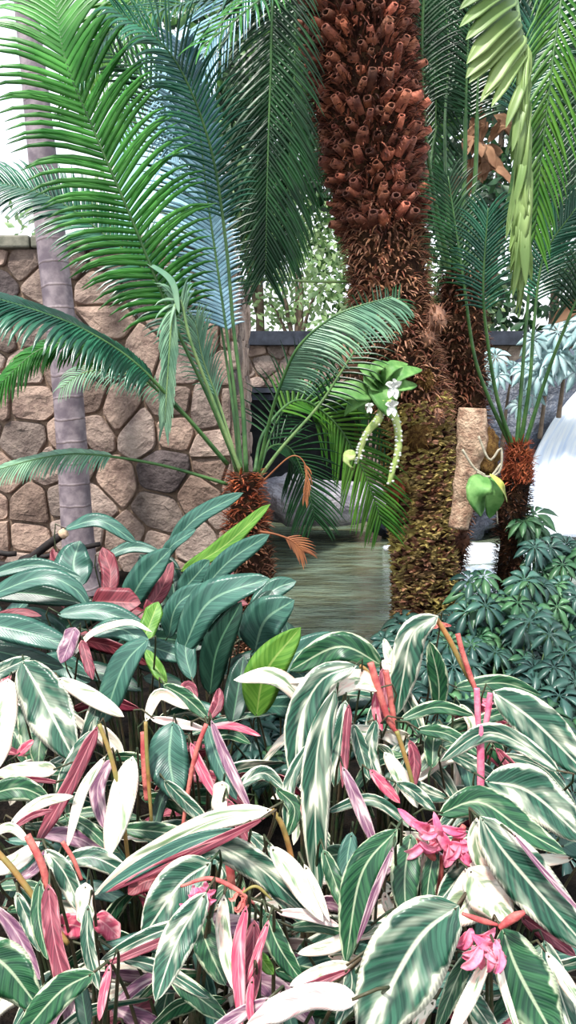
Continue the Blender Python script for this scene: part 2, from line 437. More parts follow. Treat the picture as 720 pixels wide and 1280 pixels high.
# ---- stone bridge with dark opening
BY = 11.2
bz = lambda py: W(360, py, BY).z
br = thing('stone_footbridge', 'stone footbridge with dark slate coping over a black opening beyond the pond', 'bridge', (1.0, BY, -.5))
mb = MB(); stones(mb, -2.2, 4.2, bz(484), bz(432), .34, lambda X, Z, d: (X, BY - d * .6, Z), 14)
box(mb, -2.2, 4.2, BY + .003, BY + 1.5, bz(484), bz(432), 1)
mb.build('parapet', [m_stone, m_mortar], br, False)
mb = MB(); box(mb, -2.3, 4.3, BY - .15, BY + 1.6, bz(432), bz(415)); c_ = mb.build('coping', m_slate, br, False)
mb = MB(); box(mb, -2.25, 4.25, BY - .1, BY + 1.5, bz(491), bz(485)); box(mb, -2.25, 4.25, BY - .05, BY + 1.5, bz(500), bz(493)); mb.build('ledge', m_slate, br, False)
for nm, x0, x1 in (('pier', -2.2, -1.1), ('pier', 1.1, 1.7), ('pier', 3.6, 4.2)):
    mb = MB(); stones(mb, x0, x1, -.5, bz(500), .3, lambda X, Z, d: (X, BY - d * .5, Z), int(x0 * 10) + 50)
    box(mb, x0, x1, BY + .003, BY + 1.5, -.5, bz(500), 1); mb.build(nm, [m_stone, m_mortar], br, False)
mb = MB(); box(mb, -2.2, 4.2, BY + 1.5, BY + 1.65, -.5, bz(415)); mb.build('dark_backing', m_slate, br, False)  # dark wall added behind the opening to keep it black

def rock(name, label, cat, px, py, Y, r, mat, amp=.25, seed=1, group=None, zc=None):
    c = W(px, py, Y)
    if zc is not None: c.z = zc
    mb = MB(); blob(mb, c, r, 36, 22, amp, 1.8, 0, seed)
    return tag(mb.build(name, mat), label, cat, group)
rock('ledge_rock', 'pale grey flat ledge rock at the far pond edge under the bridge opening', 'rock', 400, 628, 9.3, (1.0, .45, .27), m_rockg, .18, 3)
rock('ledge_rock', 'lavender grey ledge rock just right of the small cycad crown', 'rock', 362, 624, 8.6, (.40, .45, .28), m_rockg, .25, 5)
rock('boulder', 'dark wet boulder under the mossy lip beside the waterfall', 'rock', 672, 560, 10.0, (.95, .6, 1.25), m_rockd, .2, 7)
rock('boulder', 'green mossy boulder above the waterfall sheet', 'rock', 700, 522, 10.35, (1.15, .6, .85), m_rockm, .22, 9)
rock('boulder', 'low dark boulder in the water behind the mounted log', 'rock', 545, 640, 9.6, (.8, .5, .5), m_rockd, .3, 12)

# ---- waterfall
mb = MB(); L_ = [(738, 470, 9.7), (704, 508, 9.35), (676, 552, 9.05), (660, 600, 8.85), (652, 668, 8.7)]
Rr = [(860, 455, 9.7), (850, 500, 9.35), (845, 550, 9.05), (842, 600, 8.85), (840, 668, 8.7)]
a_ = catmull([W(*p) for p in L_], 24); b_ = catmull([W(*p) for p in Rr], 24); rows = []
for i, (p, q) in enumerate(zip(a_, b_)):
    rows.append([mb.vert(p.lerp(q, k / 30) + V((0, -1, .2)) * (.10 * math.sin(math.pi * k / 30) + .05 * noise.noise(V((k * .5, i * .12, 0)))), (k / 30, i / 24)) for k in range(31)])
back = [[mb.vert(V(mb.v[i_]) + V((0, .1, -.05)), mb.uv[i_]) for i_ in r_] for r_ in rows]
for a, b in zip(rows, rows[1:]):
    for k in range(30): mb.face((a[k], b[k], b[k + 1], a[k + 1]))
for a, b in zip(back, back[1:]):
    for k in range(30): mb.face((a[k], a[k + 1], b[k + 1], b[k]))
tag(mb.build('waterfall', m_fall), 'white sheet of falling water at the right edge behind the shrubs', 'waterfall', kind='stuff')
mb = MB()
for k in range(70):
    x = rnd.uniform(1.35, 4.4); y = rnd.uniform(6.4, 8.7); blob(mb, (x, y, .0), (rnd.uniform(.15, .4), rnd.uniform(.12, .3), rnd.uniform(.03, .07)), 14, 8, .4, 2.5, 0, k)
tag(mb.build('foam', m_foam), 'white churned foam on the pond below the waterfall', 'foam', kind='stuff')

# ---- unidentified pale blue form behind the fronds, built as a guessed rounded body
c0 = W(262, 170, 7.9)
sc = thing('pale_blue_form', 'smooth pale blue rounded form glimpsed behind the left fronds', 'shape', (c0.x, 8.0, WZ - .2))
mb = MB(); tube(mb, [W(225, 330, 8.0) + V((0, 0, -.6)), W(205, 260, 8.0), W(186, 180, 8.0), W(196, 105, 8.0), W(245, 50, 8.0)], [.62, .6, .40, .30, .14], 32, 40, rough=.05)
mb.build('body', m_blueform, sc)

# ---- ringed palm trunk
bp = W(100, 700, 5.8); rp = thing('ringed_palm', 'slender grey ringed palm trunk leaning in front of the fieldstone wall', 'palm', (bp.x + .03, 5.8, .2))
mb = MB(); tube(mb, [(bp.x + .05, 5.8, .1), W(99, 690, 5.8), W(90, 560, 5.8), W(82, 460, 5.8), W(64, 300, 5.82), W(44, 110, 5.85), W(30, -20, 5.9), W(14, -200, 6.0)], [.135, .118, .112, .11, .105, .088, .078, .07], 24, 90)
mb.build('trunk', m_palm, rp)

# ------------------------------------------------------------------ cycad trunks
def stub_geo(mb, p, out, upv, r, ln, m=0, mh=1):
    d = (out * .95 + upv * rnd.uniform(.05, .75) + out.cross(upv) * rnd.uniform(-.45, .45)).normalized(); s_ = d.cross(upv).normalized(); b = s_.cross(d)
    k = rnd.choice([.5, .7, .9, 1.0, 1.2, 1.5, 2.0]); mb.cur = (k * rnd.uniform(.95, 1.2), k, k * rnd.uniform(.8, 1.0))
    rg = []
    for q, rr in ((0, 1.15), (.55, 1.0), (1, .8), (.98, .55), (.55, .42)):
        rg.append([mb.vert(p + d * (ln * q) + (s_ * math.cos(a) * 1.15 + b * math.sin(a) * .85) * r * rr * (1 + .12 * math.sin(3 * a + k * 9)), (0, 0)) for a in [2 * math.pi * i / 7 for i in range(7)]])
    for i, (a, c) in enumerate(zip(rg, rg[1:])):
        for j in range(7): mb.face((a[j], a[(j + 1) % 7], c[(j + 1) % 7], c[j]), m if i < 3 else mh)
    mb.face(rg[-1], mh); mb.cur = (1, 1, 1)
def scale_geo(mb, p, out, upv, w, ln, curl=.6, m=0, tilt=.5, kr=(.55, 1.4)):
    side = out.cross(upv).normalized(); side = (side + upv * rnd.uniform(-.3, .3)).normalized()
    d = (out * tilt + upv * rnd.uniform(-.4, .9) + side * rnd.uniform(-.5, .5)).normalized()
    k = rnd.uniform(*kr); mb.cur = (k * 1.06, k, k * rnd.uniform(.75, 1))
    prev = None; q = p.copy()
    for i in range(4):
        t = i / 3; ww = w * (1 - t) * (.8 + .4 * t) + .0015; nn = d.cross(side).normalized()
        ring = [mb.vert(q - side * ww), mb.vert(q + nn * ww * .35), mb.vert(q + side * ww), mb.vert(q - nn * ww * .25)]
        if prev:
            for j in range(4): mb.face((prev[j], prev[(j + 1) % 4], ring[(j + 1) % 4], ring[j]), m)
        prev = ring; q = q + d * (ln / 3); d = (d + (upv * -.6 + out * .1) * curl * rnd.uniform(.2, 1)).normalized()
    mb.cur = (1, 1, 1)

def trunk_frames(pts, rad, n):
    c = catmull(pts, n); T = tangents(c); out = []
    for i, (p, t) in enumerate(zip(c, T)):
        q = i / n * (len(rad) - 1); k = int(q); r = rad[k] + (rad[min(k + 1, len(rad) - 1)] - rad[k]) * (q - k)
        s_ = t.cross(V((0, 1, 0))).normalized(); b = s_.cross(t)
        out.append((p, t, s_, b, r))
    return out

TY = 4.9
ct = thing('tall_cycad', 'thick tall cycad trunk covered in red-brown leaf stubs, orchids on its side', 'cycad', (W(531, 765, TY).x, TY, .2))
tp = [(439, -60, 58), (452, 60, 60), (465, 180, 60), (478, 280, 50), (486, 350, 50), (492, 430, 54), (513, 500, 48), (524, 600, 43), (530, 700, 41), (532, 800, 44)]
pts = [W(x, y, TY) for x, y, r in tp]; rad = [M(r, TY) for x, y, r in tp]
mb = MB(); tube(mb, pts, [r * .86 for r in rad], 32, 90, rough=.12); mb.build('trunk', m_core, ct)
fr = trunk_frames(pts, rad, 300)
def zone(py): return next((i for i, f in enumerate(fr) if f[0].z < W(0, py, TY).z), 300)
# stubs
i0, i1 = 0, zone(300); row = 0; stub_list = []; pos = i0
L_total = sum((fr[i + 1][0] - fr[i][0]).length for i in range(300)); dl = L_total / 300
z = 0.0
while z < (i1) * dl:
    p, t, s_, b, r = fr[min(300, int(z / dl))]; nn = 20
    for k in range(nn):
        a = 2 * math.pi * (k + .5 * (row % 2) + rnd.uniform(-.3, .3)) / nn
        o_ = s_ * math.cos(a) + b * math.sin(a)
        stub_list.append((p + o_ * r * .86 - t * rnd.uniform(-.025, .025), o_, -t, rnd.uniform(.018, .034), rnd.uniform(.04, .12)))
    z += .072; row += 1
front = [s for s in stub_list if (CAM - s[0]).normalized().dot(s[1]) > .45 and s[0].z < W(0, 0, TY).z]
rnd.shuffle(front); chosen = front[:98]; ids = set(id(s) for s in chosen)
for s in chosen:
    mb = MB(); stub_geo(mb, *s); mb.build('leaf_stub', [m_stub, m_stubd], ct)
mb = MB()
for s in stub_list:
    if id(s) not in ids: stub_geo(mb, *s)
tag(mb.build('leaf_stub_mass', [m_stub, m_stubd], ct), kind='stuff')
def shag(root, fr, ia, ib, per_m2, w, ln, mats, name, choose, curl=.6, tilt=.6, rs=.9, kr=(.55, 1.4)):
    mb = MB(); dl = (fr[1][0] - fr[0][0]).length
    for i in range(ia, ib):
        p, t, s_, b, r = fr[i]; cnt = per_m2 * 2 * math.pi * r * dl; cnt = int(cnt) + (rnd.random() < cnt % 1)
        for _ in range(cnt):
            a = rnd.uniform(0, 2 * math.pi); o_ = s_ * math.cos(a) + b * math.sin(a)
            scale_geo(mb, p + o_ * r * rs + t * rnd.uniform(0, dl), o_, -t if t.z < 0 else t, rnd.uniform(*w), rnd.uniform(*ln), curl, choose(i, a), tilt, kr)
    return mb.build(name, mats, root)
shag(ct, fr, zone(255), zone(520), 1500, (.008, .016), (.05, .10), [m_shag, m_stub, m_orange], 'shaggy_scales', lambda i, a: rnd.choice([0, 0, 0, 1]), 1.3, .55, .86)
shag(ct, fr, zone(0), zone(300), 1500, (.005, .011), (.07, .13), [m_stub, m_stubd], 'stub_fibres', lambda i, a: rnd.choice([0, 1]), .9, .8, .86)
shag(ct, fr, zone(500), 300, 2300, (.022, .05), (.025, .055), [m_moss, m_shagd, m_shag], 'bark_plates', lambda i, a: rnd.choice([0, 0, 0, 0, 1, 2]), .2, .75, .9)
# pups / fibre knobs on the tall trunk
for (x, y, r, mt) in ((438, 450, 17, m_shag), (545, 398, 12, m_shag), (534, 420, 9, m_shag), (545, 520, 10, m_shag), (497, 613, 9, m_orange), (530, 475, 12, m_moss2), (522, 545, 15, m_moss2)):
    mb = MB(); c_ = W(x, y, TY - .2 if x > 470 else TY - .1); rr = M(r, TY)
    blob(mb, c_, (rr, rr, rr * 1.25), 14, 10, .3, 3, 0, x)
    for _ in range(90):
        d = V((rnd.gauss(0, 1), rnd.gauss(0, 1), rnd.gauss(0, 1))).normalized(); scale_geo(mb, c_ + d * rr * .8, d, UP, .006, rr * .9, .5, 0, 1.0)
    mb.build('offset_bud', mt, ct)

TY2 = 5.25
c2 = thing('dark_cycad', 'darker shaggy cycad trunk rising behind the tall stubbed trunk', 'cycad', (W(585, 700, TY2).x, TY2, .2))
tp2 = [(578, 340, 24), (576, 400, 31), (577, 480, 32), (575, 560, 28), (562, 640, 24), (545, 800, 26)]
pts2 = [W(x, y, TY2) for x, y, r in tp2]; rad2 = [M(r, TY2) for x, y, r in tp2]
mb = MB(); tube(mb, pts2, [r * .9 for r in rad2], 24, 50, rough=.15); mb.build('trunk', m_core, c2)
fr2 = trunk_frames(pts2, rad2, 160)
shag(c2, fr2, 0, 160, 1500, (.008, .015), (.05, .09), [m_shag, m_shagd, m_stub], 'shaggy_scales', lambda i, a: rnd.choice([0, 1, 1, 2]), 1.3, .6, .88)

TYL = 4.0
cl = thing('leaning_cycad', 'short left cycad with orange scaly crown and long arching fronds', 'cycad', (W(318, 745, TYL).x, TYL - .1, .2))
tpl = [(306, 590, 16), (306, 612, 24), (308, 650, 27), (314, 700, 28), (318, 745, 28), (322, 880, 28)]
ptl = [W(x, y, TYL) for x, y, r in tpl]; ral = [M(r, TYL) for x, y, r in tpl]
mb = MB(); tube(mb, ptl, [r * .86 for r in ral], 22, 40, rough=.15); mb.build('trunk', m_core, cl)
frl = trunk_frames(ptl, ral, 120)
zl = lambda py: next((i for i, f in enumerate(frl) if f[0].z < W(0, py, TYL).z), 120)
shag(cl, frl, 0, zl(665), 2400, (.007, .013), (.04, .075), [m_orange, m_stub], 'crown_scales', lambda i, a: rnd.choice([0, 0, 1]), .5, .8, .88, (.5, 1.15))
shag(cl, frl, zl(655), 120, 2200, (.008, .014), (.03, .06), [m_shagd, m_shag], 'trunk_scales', lambda i, a: rnd.choice([0, 0, 1]), .5, .7, .88)

TYR = 4.9
cr = thing('small_cycad', 'small right cycad with orange fibrous crown and spiky black trunk', 'cycad', (W(640, 700, TYR).x, TYR, .2))
tpr = [(648, 553, 12), (648, 565, 19), (647, 590, 20), (642, 620, 18), (639, 670, 20), (638, 760, 20)]
ptr = [W(x, y, TYR) for x, y, r in tpr]; rar = [M(r, TYR) for x, y, r in tpr]
mb = MB(); tube(mb, ptr, [r * .85 for r in rar], 20, 40, rough=.15); mb.build('trunk', m_core, cr)
frr = trunk_frames(ptr, rar, 110)
zr = lambda py: next((i for i, f in enumerate(frr) if f[0].z < W(0, py, TYR).z), 110)
shag(cr, frr, 0, zr(602), 4200, (.006, .011), (.04, .08), [m_orange], 'crown_fibres', lambda i, a: 0, .1, .25, .86, (.55, 1.2))
shag(cr, frr, zr(598), 110, 2600, (.005, .009), (.03, .06), [m_shagd, m_burn], 'trunk_spikes', lambda i, a: rnd.choice([0, 1]), .1, 1.2, .88)

# ------------------------------------------------------------------ fronds
def frond(root, path, bare, L, n, w=.011, ang=62, vee=.25, droop=.25, hint=(0, -.8, .6), mat=None, rmat=None, rr=.011, sides=(1, -1), Ls=(1, 1), name='frond', jit=.12, base_end=False, Lmin=.35, stiff=1.0):
    mat = mat or m_fgreen; rmat = rmat or m_rach; hint = V(hint).normalized()
    pts = [W(*p) for p in path]; N = 60
    c = catmull(pts, N); T = tangents(c); mb = MB()
    for si, sd in enumerate(sides):
        for k in range(n):
            q = bare + (1 - bare) * (k + .5 * (si % 2)) / n
            if q > .995: continue
            f = q * N; i = int(f); p = c[i].lerp(c[min(N, i + 1)], f - i); t = T[min(N, i)]
            s_ = t.cross(hint).normalized() * sd; nn = (s_.cross(t)).normalized()
            if nn.dot(hint) < 0: nn = -nn
            qq = (q - bare) / (1 - bare)
            ln = L * Ls[si] * (Lmin + (1 - Lmin) * min(1, math.sin(math.pi * min(1, qq * .8 + .12)) * 1.15)) * rnd.uniform(1 - jit, 1 + jit * .5)
            a = R(ang) * (1 - .45 * qq) + rnd.uniform(-jit, jit) * .5
            d = (t * math.cos(a) + (s_ * math.cos(vee) + nn * math.sin(vee)) * math.sin(a)).normalized()
            kk = rnd.uniform(.75, 1.25); mb.cur = (kk, kk, kk)
            prev = None; q0 = p
            for j in range(6):
                u = j / 5; ww = w * .5 * (1, 1.1, 1.05, .9, .6, .06)[j] + (0 if j < 5 else .0004)
                wd = d.cross(nn).normalized(); no = wd.cross(d).normalized()
                ring = [mb.vert(q0 - wd * ww + no * ww * .4), mb.vert(q0), mb.vert(q0 + wd * ww + no * ww * .4), mb.vert(q0 - no * .0012)]
                if prev:
                    mb.face((prev[0], prev[1], ring[1], ring[0])); mb.face((prev[1], prev[2], ring[2], ring[1]))
                    mb.face((prev[2], prev[3], ring[3], ring[2])); mb.face((prev[3], prev[0], ring[0], ring[3]))
                prev = ring; q0 = q0 + d * ln / 5
                d = (d + V((0, 0, -1)) * droop * (.2 + u) * .55).normalized()
    mb.cur = (1, 1, 1)
    fo = mb.build(name, mat, root)
    mb = MB(); tube(mb, pts, [rr * 1.3, rr, rr * .85, rr * .6, rr * .3], 7, 40); mb.build('rachis', rmat, fo)
    return fo

Y = 4.0
CAMN = (0, -1, .35)
# leaning cycad fronds
frond(cl, [(300, 592, Y), (262, 500, Y - .05), (218, 405, Y - .15), (165, 275, Y - .3), (118, 165, Y - .4), (82, 75, Y - .45), (66, -20, Y - .35)], .36, .42, 50, .023, 72, .1, .62, CAMN, m_fgreen, rr=.009)
frond(cl, [(302, 590, Y + .1), (292, 480, Y + .2), (274, 350, Y + .3), (257, 230, Y + .3), (246, 130, Y + .2), (228, 50, Y)], .35, .34, 66, .018, 62, .15, .5, CAMN, m_fblue, Ls=(.5, 1.0), rr=.009)
frond(cl, [(296, 590, Y + .05), (270, 500, Y + .2), (225, 400, Y + .3), (178, 335, Y + .3), (120, 285, Y + .3), (60, 245, Y + .3), (-30, 222, Y + .3)], .34, .30, 56, .018, 66, .1, .6, (0, -.9, .5), m_fteal, rr=.009)
frond(cl, [(284, 580, Y - .05), (228, 515, Y - .2), (170, 455, Y - .35), (110, 415, Y - .5), (50, 390, Y - .6), (-50, 360, Y - .7)], .40, .26, 52, .023, 72, -.1, 1.0, (0, -.55, .8), m_fteal, rr=.01)
frond(cl, [(240, 528, Y - .1), (195, 486, Y - .2), (150, 445, Y - .25), (95, 428, Y - .3), (45, 440, Y - .35), (-10, 490, Y - .4)], .35, .2, 36, .018, 70, -.1, .9, (0, -.55, .8), m_fgreen, rr=.007)
frond(cl, [(235, 522, Y + .1), (200, 490, Y + .1), (165, 470, Y + .05), (130, 463, Y + .05), (100, 468, Y), (76, 486, Y)], .22, .15, 30, .009, 70, -.1, .8, (0, -.7, .7), m_fpale, m_rachp, rr=.006)
frond(cl, [(284, 605, Y - .05), (200, 581, Y - .15), (112, 568, Y - .25), (55, 572, Y - .3), (-20, 592, Y - .4)], .5, .14, 44, .011, 64, -.2, .75, (0, -.6, .8), m_fpale, rr=.008)
f_ = frond(cl, [(302, 592, Y - .05), (266, 500, Y - .12), (238, 425, Y - .2), (226, 376, Y - .22), (216, 392, Y - .24), (211, 450, Y - .26), (206, 528, Y - .26)], .56, .15, 40, .014, 26, .0, .9, CAMN, m_fpale, m_rachp, rr=.009, Lmin=.7)
f_['label'] = 'pale folded frond hanging from its bent tip'
mb = MB(); blade(mb, [W(x, y, Y - .24) for x, y in ((224, 392), (214, 352), (180, 326))], .05, None, 0, 0, .4, .05, 'lance', 14, 4, .0015)
blade(mb, [W(x, y, Y - .2) for x, y in ((222, 388), (200, 352), (172, 346))], .04, None, 0, 0, .4, .05, 'lance', 14, 4, .0015); mb.build('leaflets', [m_fpale, m_fpale], f_)
frond(cl, [(300, 590, Y - .02), (276, 510, Y), (254, 450, Y), (244, 400, Y)], .5, .2, 22, .009, 34, .1, .9, CAMN, m_fpale, m_rachp, rr=.007)
frond(cl, [(322, 595, Y), (336, 530, Y - .1), (352, 478, Y - .2), (376, 430, Y - .3), (424, 392, Y - .35), (490, 371, Y - .35)], .40, .27, 54, .015, 66, -.1, .7, (0, -1, .3), m_fpale, sides=(1,), rr=.009)
frond(cl, [(324, 598, Y + .05), (352, 560, Y), (400, 505, Y - .05), (436, 450, Y - .1), (470, 400, Y - .1), (500, 372, Y)], .42, .2, 26, .011, 66, .1, .5, CAMN, m_fdark, m_rachp, rr=.008)
frond(cl, [(308, 590, Y - .1), (303, 500, Y - .1), (292, 410, Y - .1), (282, 300, Y - .15), (262, 180, Y - .3), (215, 70, Y - .5), (140, 10, Y - .7)], .55, .26, 44, .012, 64, .2, .6, (0, -.9, .4), m_fteal, rr=.01)
frond(cl, [(300, 588, Y + .15), (286, 470, Y + .35), (262, 330, Y + .5), (232, 200, Y + .6), (190, 110, Y + .6), (130, 60, Y + .5)], .35, .36, 50, .014, 66, .1, .4, CAMN, m_fdark, rr=.008)
frond(cl, [(318, 590, Y + .1), (330, 540, Y + .3), (372, 500, Y + .5), (420, 530, Y + .6), (455, 590, Y + .6), (478, 655, Y + .6)], .3, .36, 36, .017, 58, .1, .35, (0, -1, .2), m_fbright, rr=.008)
frond(cl, [(320, 594, Y + .1), (336, 560, Y + .3), (362, 560, Y + .4), (382, 600, Y + .45), (394, 650, Y + .45)], .3, .3, 30, .012, 60, .1, .4, (0, -1, .2), m_fdark, rr=.006)
frond(cl, [(322, 596, Y + .1), (350, 520, Y + .5), (400, 480, Y + .7), (450, 500, Y + .8), (490, 560, Y + .8)], .2, .4, 34, .014, 62, .1, .4, (0, -1, .2), m_fdark, rr=.006)
f_ = frond(cl, [(322, 664, Y - .1), (345, 668, Y - .1), (365, 676, Y - .1), (380, 690, Y - .1)], .55, .12, 9, .009, 40, 0, .3, CAMN, m_fdry, m_fdry, rr=.006); f_['label'] = 'dry orange-brown frond tip'
f_ = frond(cl, [(330, 600, Y - .1), (365, 570, Y - .15), (383, 585, Y - .15), (382, 625, Y - .15)], .6, .08, 7, .009, 24, 0, 1.2, CAMN, m_fdry, m_fdry, rr=.004)
f_['label'] = 'dry brown frond tip hanging over the pond'
# tall cycad: crown fronds hanging into view from above
Yc = TY
crown = (432, -260, Yc)
def hang(root, path, **k): return frond(root, [crown] + path, k.pop('bare'), k.pop('L'), k.pop('n'), **k)
hang(ct, [(380, -180, Yc - .2), (345, -40, Yc - .3), (338, 100, Yc - .3), (334, 230, Yc - .3), (332, 345, Yc - .3)], bare=.3, L=.46, n=70, w=.017, ang=58, droop=.5, hint=(0, -1, .1), mat=m_fdark)
hang(ct, [(400, -220, Yc + .4), (372, -60, Yc + .6), (368, 100, Yc + .6), (360, 220, Yc + .6), (356, 320, Yc + .6)], bare=.35, L=.5, n=64, w=.018, ang=54, droop=.5, hint=(0, -1, .1), mat=m_fdark)
hang(ct, [(420, -120, Yc - .5), (330, -20, Yc - .8), (230, 5, Yc - 1.0), (150, 30, Yc - 1.2), (100, 90, Yc - 1.3)], bare=.3, L=.28, n=50, w=.013, ang=62, droop=.7, hint=(0, -.6, .8), mat=m_fteal)
hang(ct, [(400, -200, Yc - .2), (330, -60, Yc - .3), (270, 40, Yc - .3), (235, 120, Yc - .4), (214, 200, Yc - .4)], bare=.25, L=.4, n=54, w=.013, ang=50, droop=.5, hint=(-.3, -.9, .3), mat=m_fblue)
hang(ct, [(380, -150, Yc - .9), (345, -30, Yc - 1.3), (300, 20, Yc - 1.5), (250, 60, Yc - 1.6)], bare=.3, L=.24, n=34, w=.012, ang=60, droop=.6, hint=(0, -.6, .8), mat=m_fgreen)
hang(ct, [(300, -140, Yc + .3), (210, -40, Yc + .3), (140, 30, Yc + .2), (98, 130, Yc + .2)], bare=.25, L=.42, n=44, w=.02, ang=52, droop=.5, hint=(0, -1, .2), mat=m_fbright)
hang(ct, [(290, -200, Yc + .9), (180, -60, Yc + 1.0), (160, 60, Yc + 1.0), (150, 180, Yc + 1.0)], bare=.3, L=.44, n=44, w=.02, ang=56, droop=.4, hint=(0, -1, .2), mat=m_fgreen)
hang(ct, [(480, -160, Yc + .5), (540, -20, Yc + .7), (545, 120, Yc + .8), (540, 260, Yc + .8)], bare=.3, L=.4, n=50, w=.014, ang=58, droop=.5, hint=(0, -1, .1), mat=m_fdark)
# pale frond over the upper right, near the viewer
Yn = 2.9
mb = MB(); tube(mb, [W(*crown), W(560, -200, Yn + .6), W(630, -60, Yn + .15), W(652, 50, Yn), W(660, 150, Yn), W(656, 260, Yn)], [.02, .016, .014, .011, .007, .003], 8, 50)
fl = mb.build('frond', m_rachp, ct); fl['label'] = 'pale yellow-green broad-leafleted frond hanging nearest'
mb = MB()
for (bx, by, tx, ty, w_) in ((640, -30, 574, 12, 15), (642, -15, 574, 34, 15), (645, 0, 582, 50, 17), (648, 14, 583, 80, 18), (650, 26, 582, 98, 20), (652, 36, 586, 104, 18), (655, 44, 606, 118, 17), (657, 52, 600, 128, 14), (658, 62, 614, 134, 12), (640, -60, 590, -20, 16), (662, 80, 632, 160, 11), (660, 95, 640, 190, 11)):
    mb.cur = (rnd.uniform(.8, 1.15),) * 3
    blade(mb, [W(bx, by, Yn), W((bx + tx) / 2 + 3, (by + ty) / 2 - 6, Yn - .08), W(tx, ty, Yn - .1)], M(w_ * 1.15, Yn), V((-.2, -1, .3)), 0, 0, .3, .02, 'strap', 12, 4, .002, bx)
for k in range(46):
    by = rnd.uniform(50, 240); bx = 657 + rnd.uniform(-3, 5); L = rnd.uniform(110, 170); tx = bx - rnd.uniform(2, 24) + (0 if k % 3 else 14)
    mb.cur = (rnd.uniform(.8, 1.2),) * 3
    blade(mb, [W(bx, by, Yn), W(bx - 5, by + L * .5, Yn - rnd.uniform(.02, .1)), W(tx, min(392, by + L), Yn - rnd.uniform(0, .1))], M(rnd.uniform(10, 15), Yn), V((rnd.uniform(-.8, .5), -1, .1)), 0, 0, .4, .02, 'strap', 10, 4, .002, k)
mb.cur = (1, 1, 1); mb.build('leaflets', [m_flime, m_flime], fl)
hang(ct, [(640, -210, Yc - .6), (700, -60, Yc - .8), (690, 80, Yc - .9), (676, 200, Yc - .9), (668, 300, Yc - .9)], bare=.35, L=.36, n=46, w=.018, ang=46, droop=.5, hint=(0, -1, .2), mat=m_fbright)
hang(ct, [(700, -200, Yc), (780, -40, Yc), (760, 120, Yc), (735, 250, Yc), (715, 380, Yc)], bare=.25, L=.5, n=70, w=.014, ang=60, droop=.35, hint=(0, -1, .1), mat=m_fdark)
hang(ct, [(600, -200, Yc + 1), (660, -40, Yc + 1.2), (690, 120, Yc + 1.3), (700, 250, Yc + 1.3)], bare=.25, L=.6, n=64, w=.015, ang=64, droop=.35, hint=(0, -1, .1), mat=m_fdark)
frond(ct, [(470, 352, Yc + .1), (400, 352, Yc - .1), (330, 350, Yc - .2), (265, 356, Yc - .25), (200, 372, Yc - .3)], .42, .12, 26, .009, 60, 0, .6, (0, -.6, .8), m_fteal, m_rachp, rr=.009)
# dark cycad: upright petioles
Y = TY2
for i, pth in enumerate([
    [(566, 350, Y), (545, 260, Y), (530, 150, Y - .1), (528, 30, Y - .2), (540, -120, Y - .3)],
    [(572, 345, Y), (580, 240, Y), (583, 100, Y), (590, -60, Y)],
    [(580, 350, Y), (594, 220, Y), (598, 90, Y), (612, -60, Y)],
    [(586, 352, Y), (620, 300, Y - .2), (640, 230, Y - .3), (655, 120, Y - .4), (690, 0, Y - .5)],
    [(570, 348, Y), (560, 270, Y), (556, 160, Y + .2), (560, 40, Y + .3), (530, -80, Y + .3)],
    [(590, 356, Y + .1), (610, 300, Y + .4), (660, 250, Y + .7), (720, 230, Y + .9), (790, 260, Y + 1)],
    [(564, 348, Y + .1), (548, 300, Y + .2), (538, 210, Y + .4), (560, 120, Y + .5), (620, 60, Y + .6)],
    [(588, 352, Y + .1), (640, 330, Y + .2), (690, 330, Y + .3), (760, 370, Y + .4)]]):
    frond(c2, pth, (.5, .5, .5, .62, .55, .5, .62, .4)[i], .30, 40, .014, 62, .1, .4, (0, -1, .25), [m_fdark, m_fdark, m_fdark, m_fteal, m_fdark, m_fdark, m_fdark, m_fdark][i], rr=.016 if i < 4 else .011)
# small right cycad fronds
Y = TYR
for i, pth in enumerate([
    [(640, 560, Y), (612, 500, Y - .05), (592, 440, Y - .1), (578, 340, Y - .2), (560, 220, Y - .2)],
    [(641, 560, Y), (622, 500, Y - .1), (610, 430, Y - .2), (604, 360, Y - .3), (610, 260, Y - .4)],
    [(646, 558, Y), (652, 480, Y), (658, 400, Y), (668, 310, Y), (690, 220, Y)],
    [(650, 558, Y), (662, 480, Y - .1), (668, 400, Y - .15), (680, 320, Y - .2), (720, 260, Y - .3)],
    [(655, 560, Y), (680, 480, Y - .1), (702, 420, Y - .2), (735, 350, Y - .3), (790, 300, Y - .3)]]):
    frond(cr, pth, .62, .26, 26, .013, 60, .1, .5, CAMN, m_fteal if i % 2 else m_fdark, rr=.012)

# ------------------------------------------------------------------ orchids and mounted log
YO = TY - .33
oc = thing('orchid', 'white flowering orchid with hanging pale spikes tied to the tall trunk', 'orchid', W(478, 500, YO))
def oleaf(root, pts, w, Yb, mats=(m_orch, m_orch), name='leaf', prof='ovate', roll=0, k=1.0):
    mb = MB(); P = [W(x, y, Yb - .12 * math.sin(math.pi * i / (len(pts) - 1 + 1e-6))) for i, (x, y) in enumerate(pts)]
    blade(mb, P, M(w, Yb), None, roll, 0, .25, .03, prof, 12, 6, .003, 1); return mb.build(name, list(mats), root)
for p_, w_ in (([(478, 490), (500, 468), (528, 462)], 13), ([(476, 488), (462, 466), (448, 455)], 12), ([(474, 486), (488, 460), (510, 455)], 11), ([(476, 492), (445, 490), (405, 485)], 20), ([(478, 490), (462, 478), (468, 455)], 11),
               ([(472, 490), (446, 500), (430, 520)], 16), ([(468, 478), (484, 500), (496, 526)], 24), ([(478, 486), (505, 482), (520, 480)], 13), ([(470, 496), (456, 505), (458, 522)], 14), ([(480, 482), (470, 462), (484, 452)], 12)):
    oleaf(oc, p_, w_ * 1.6, YO)
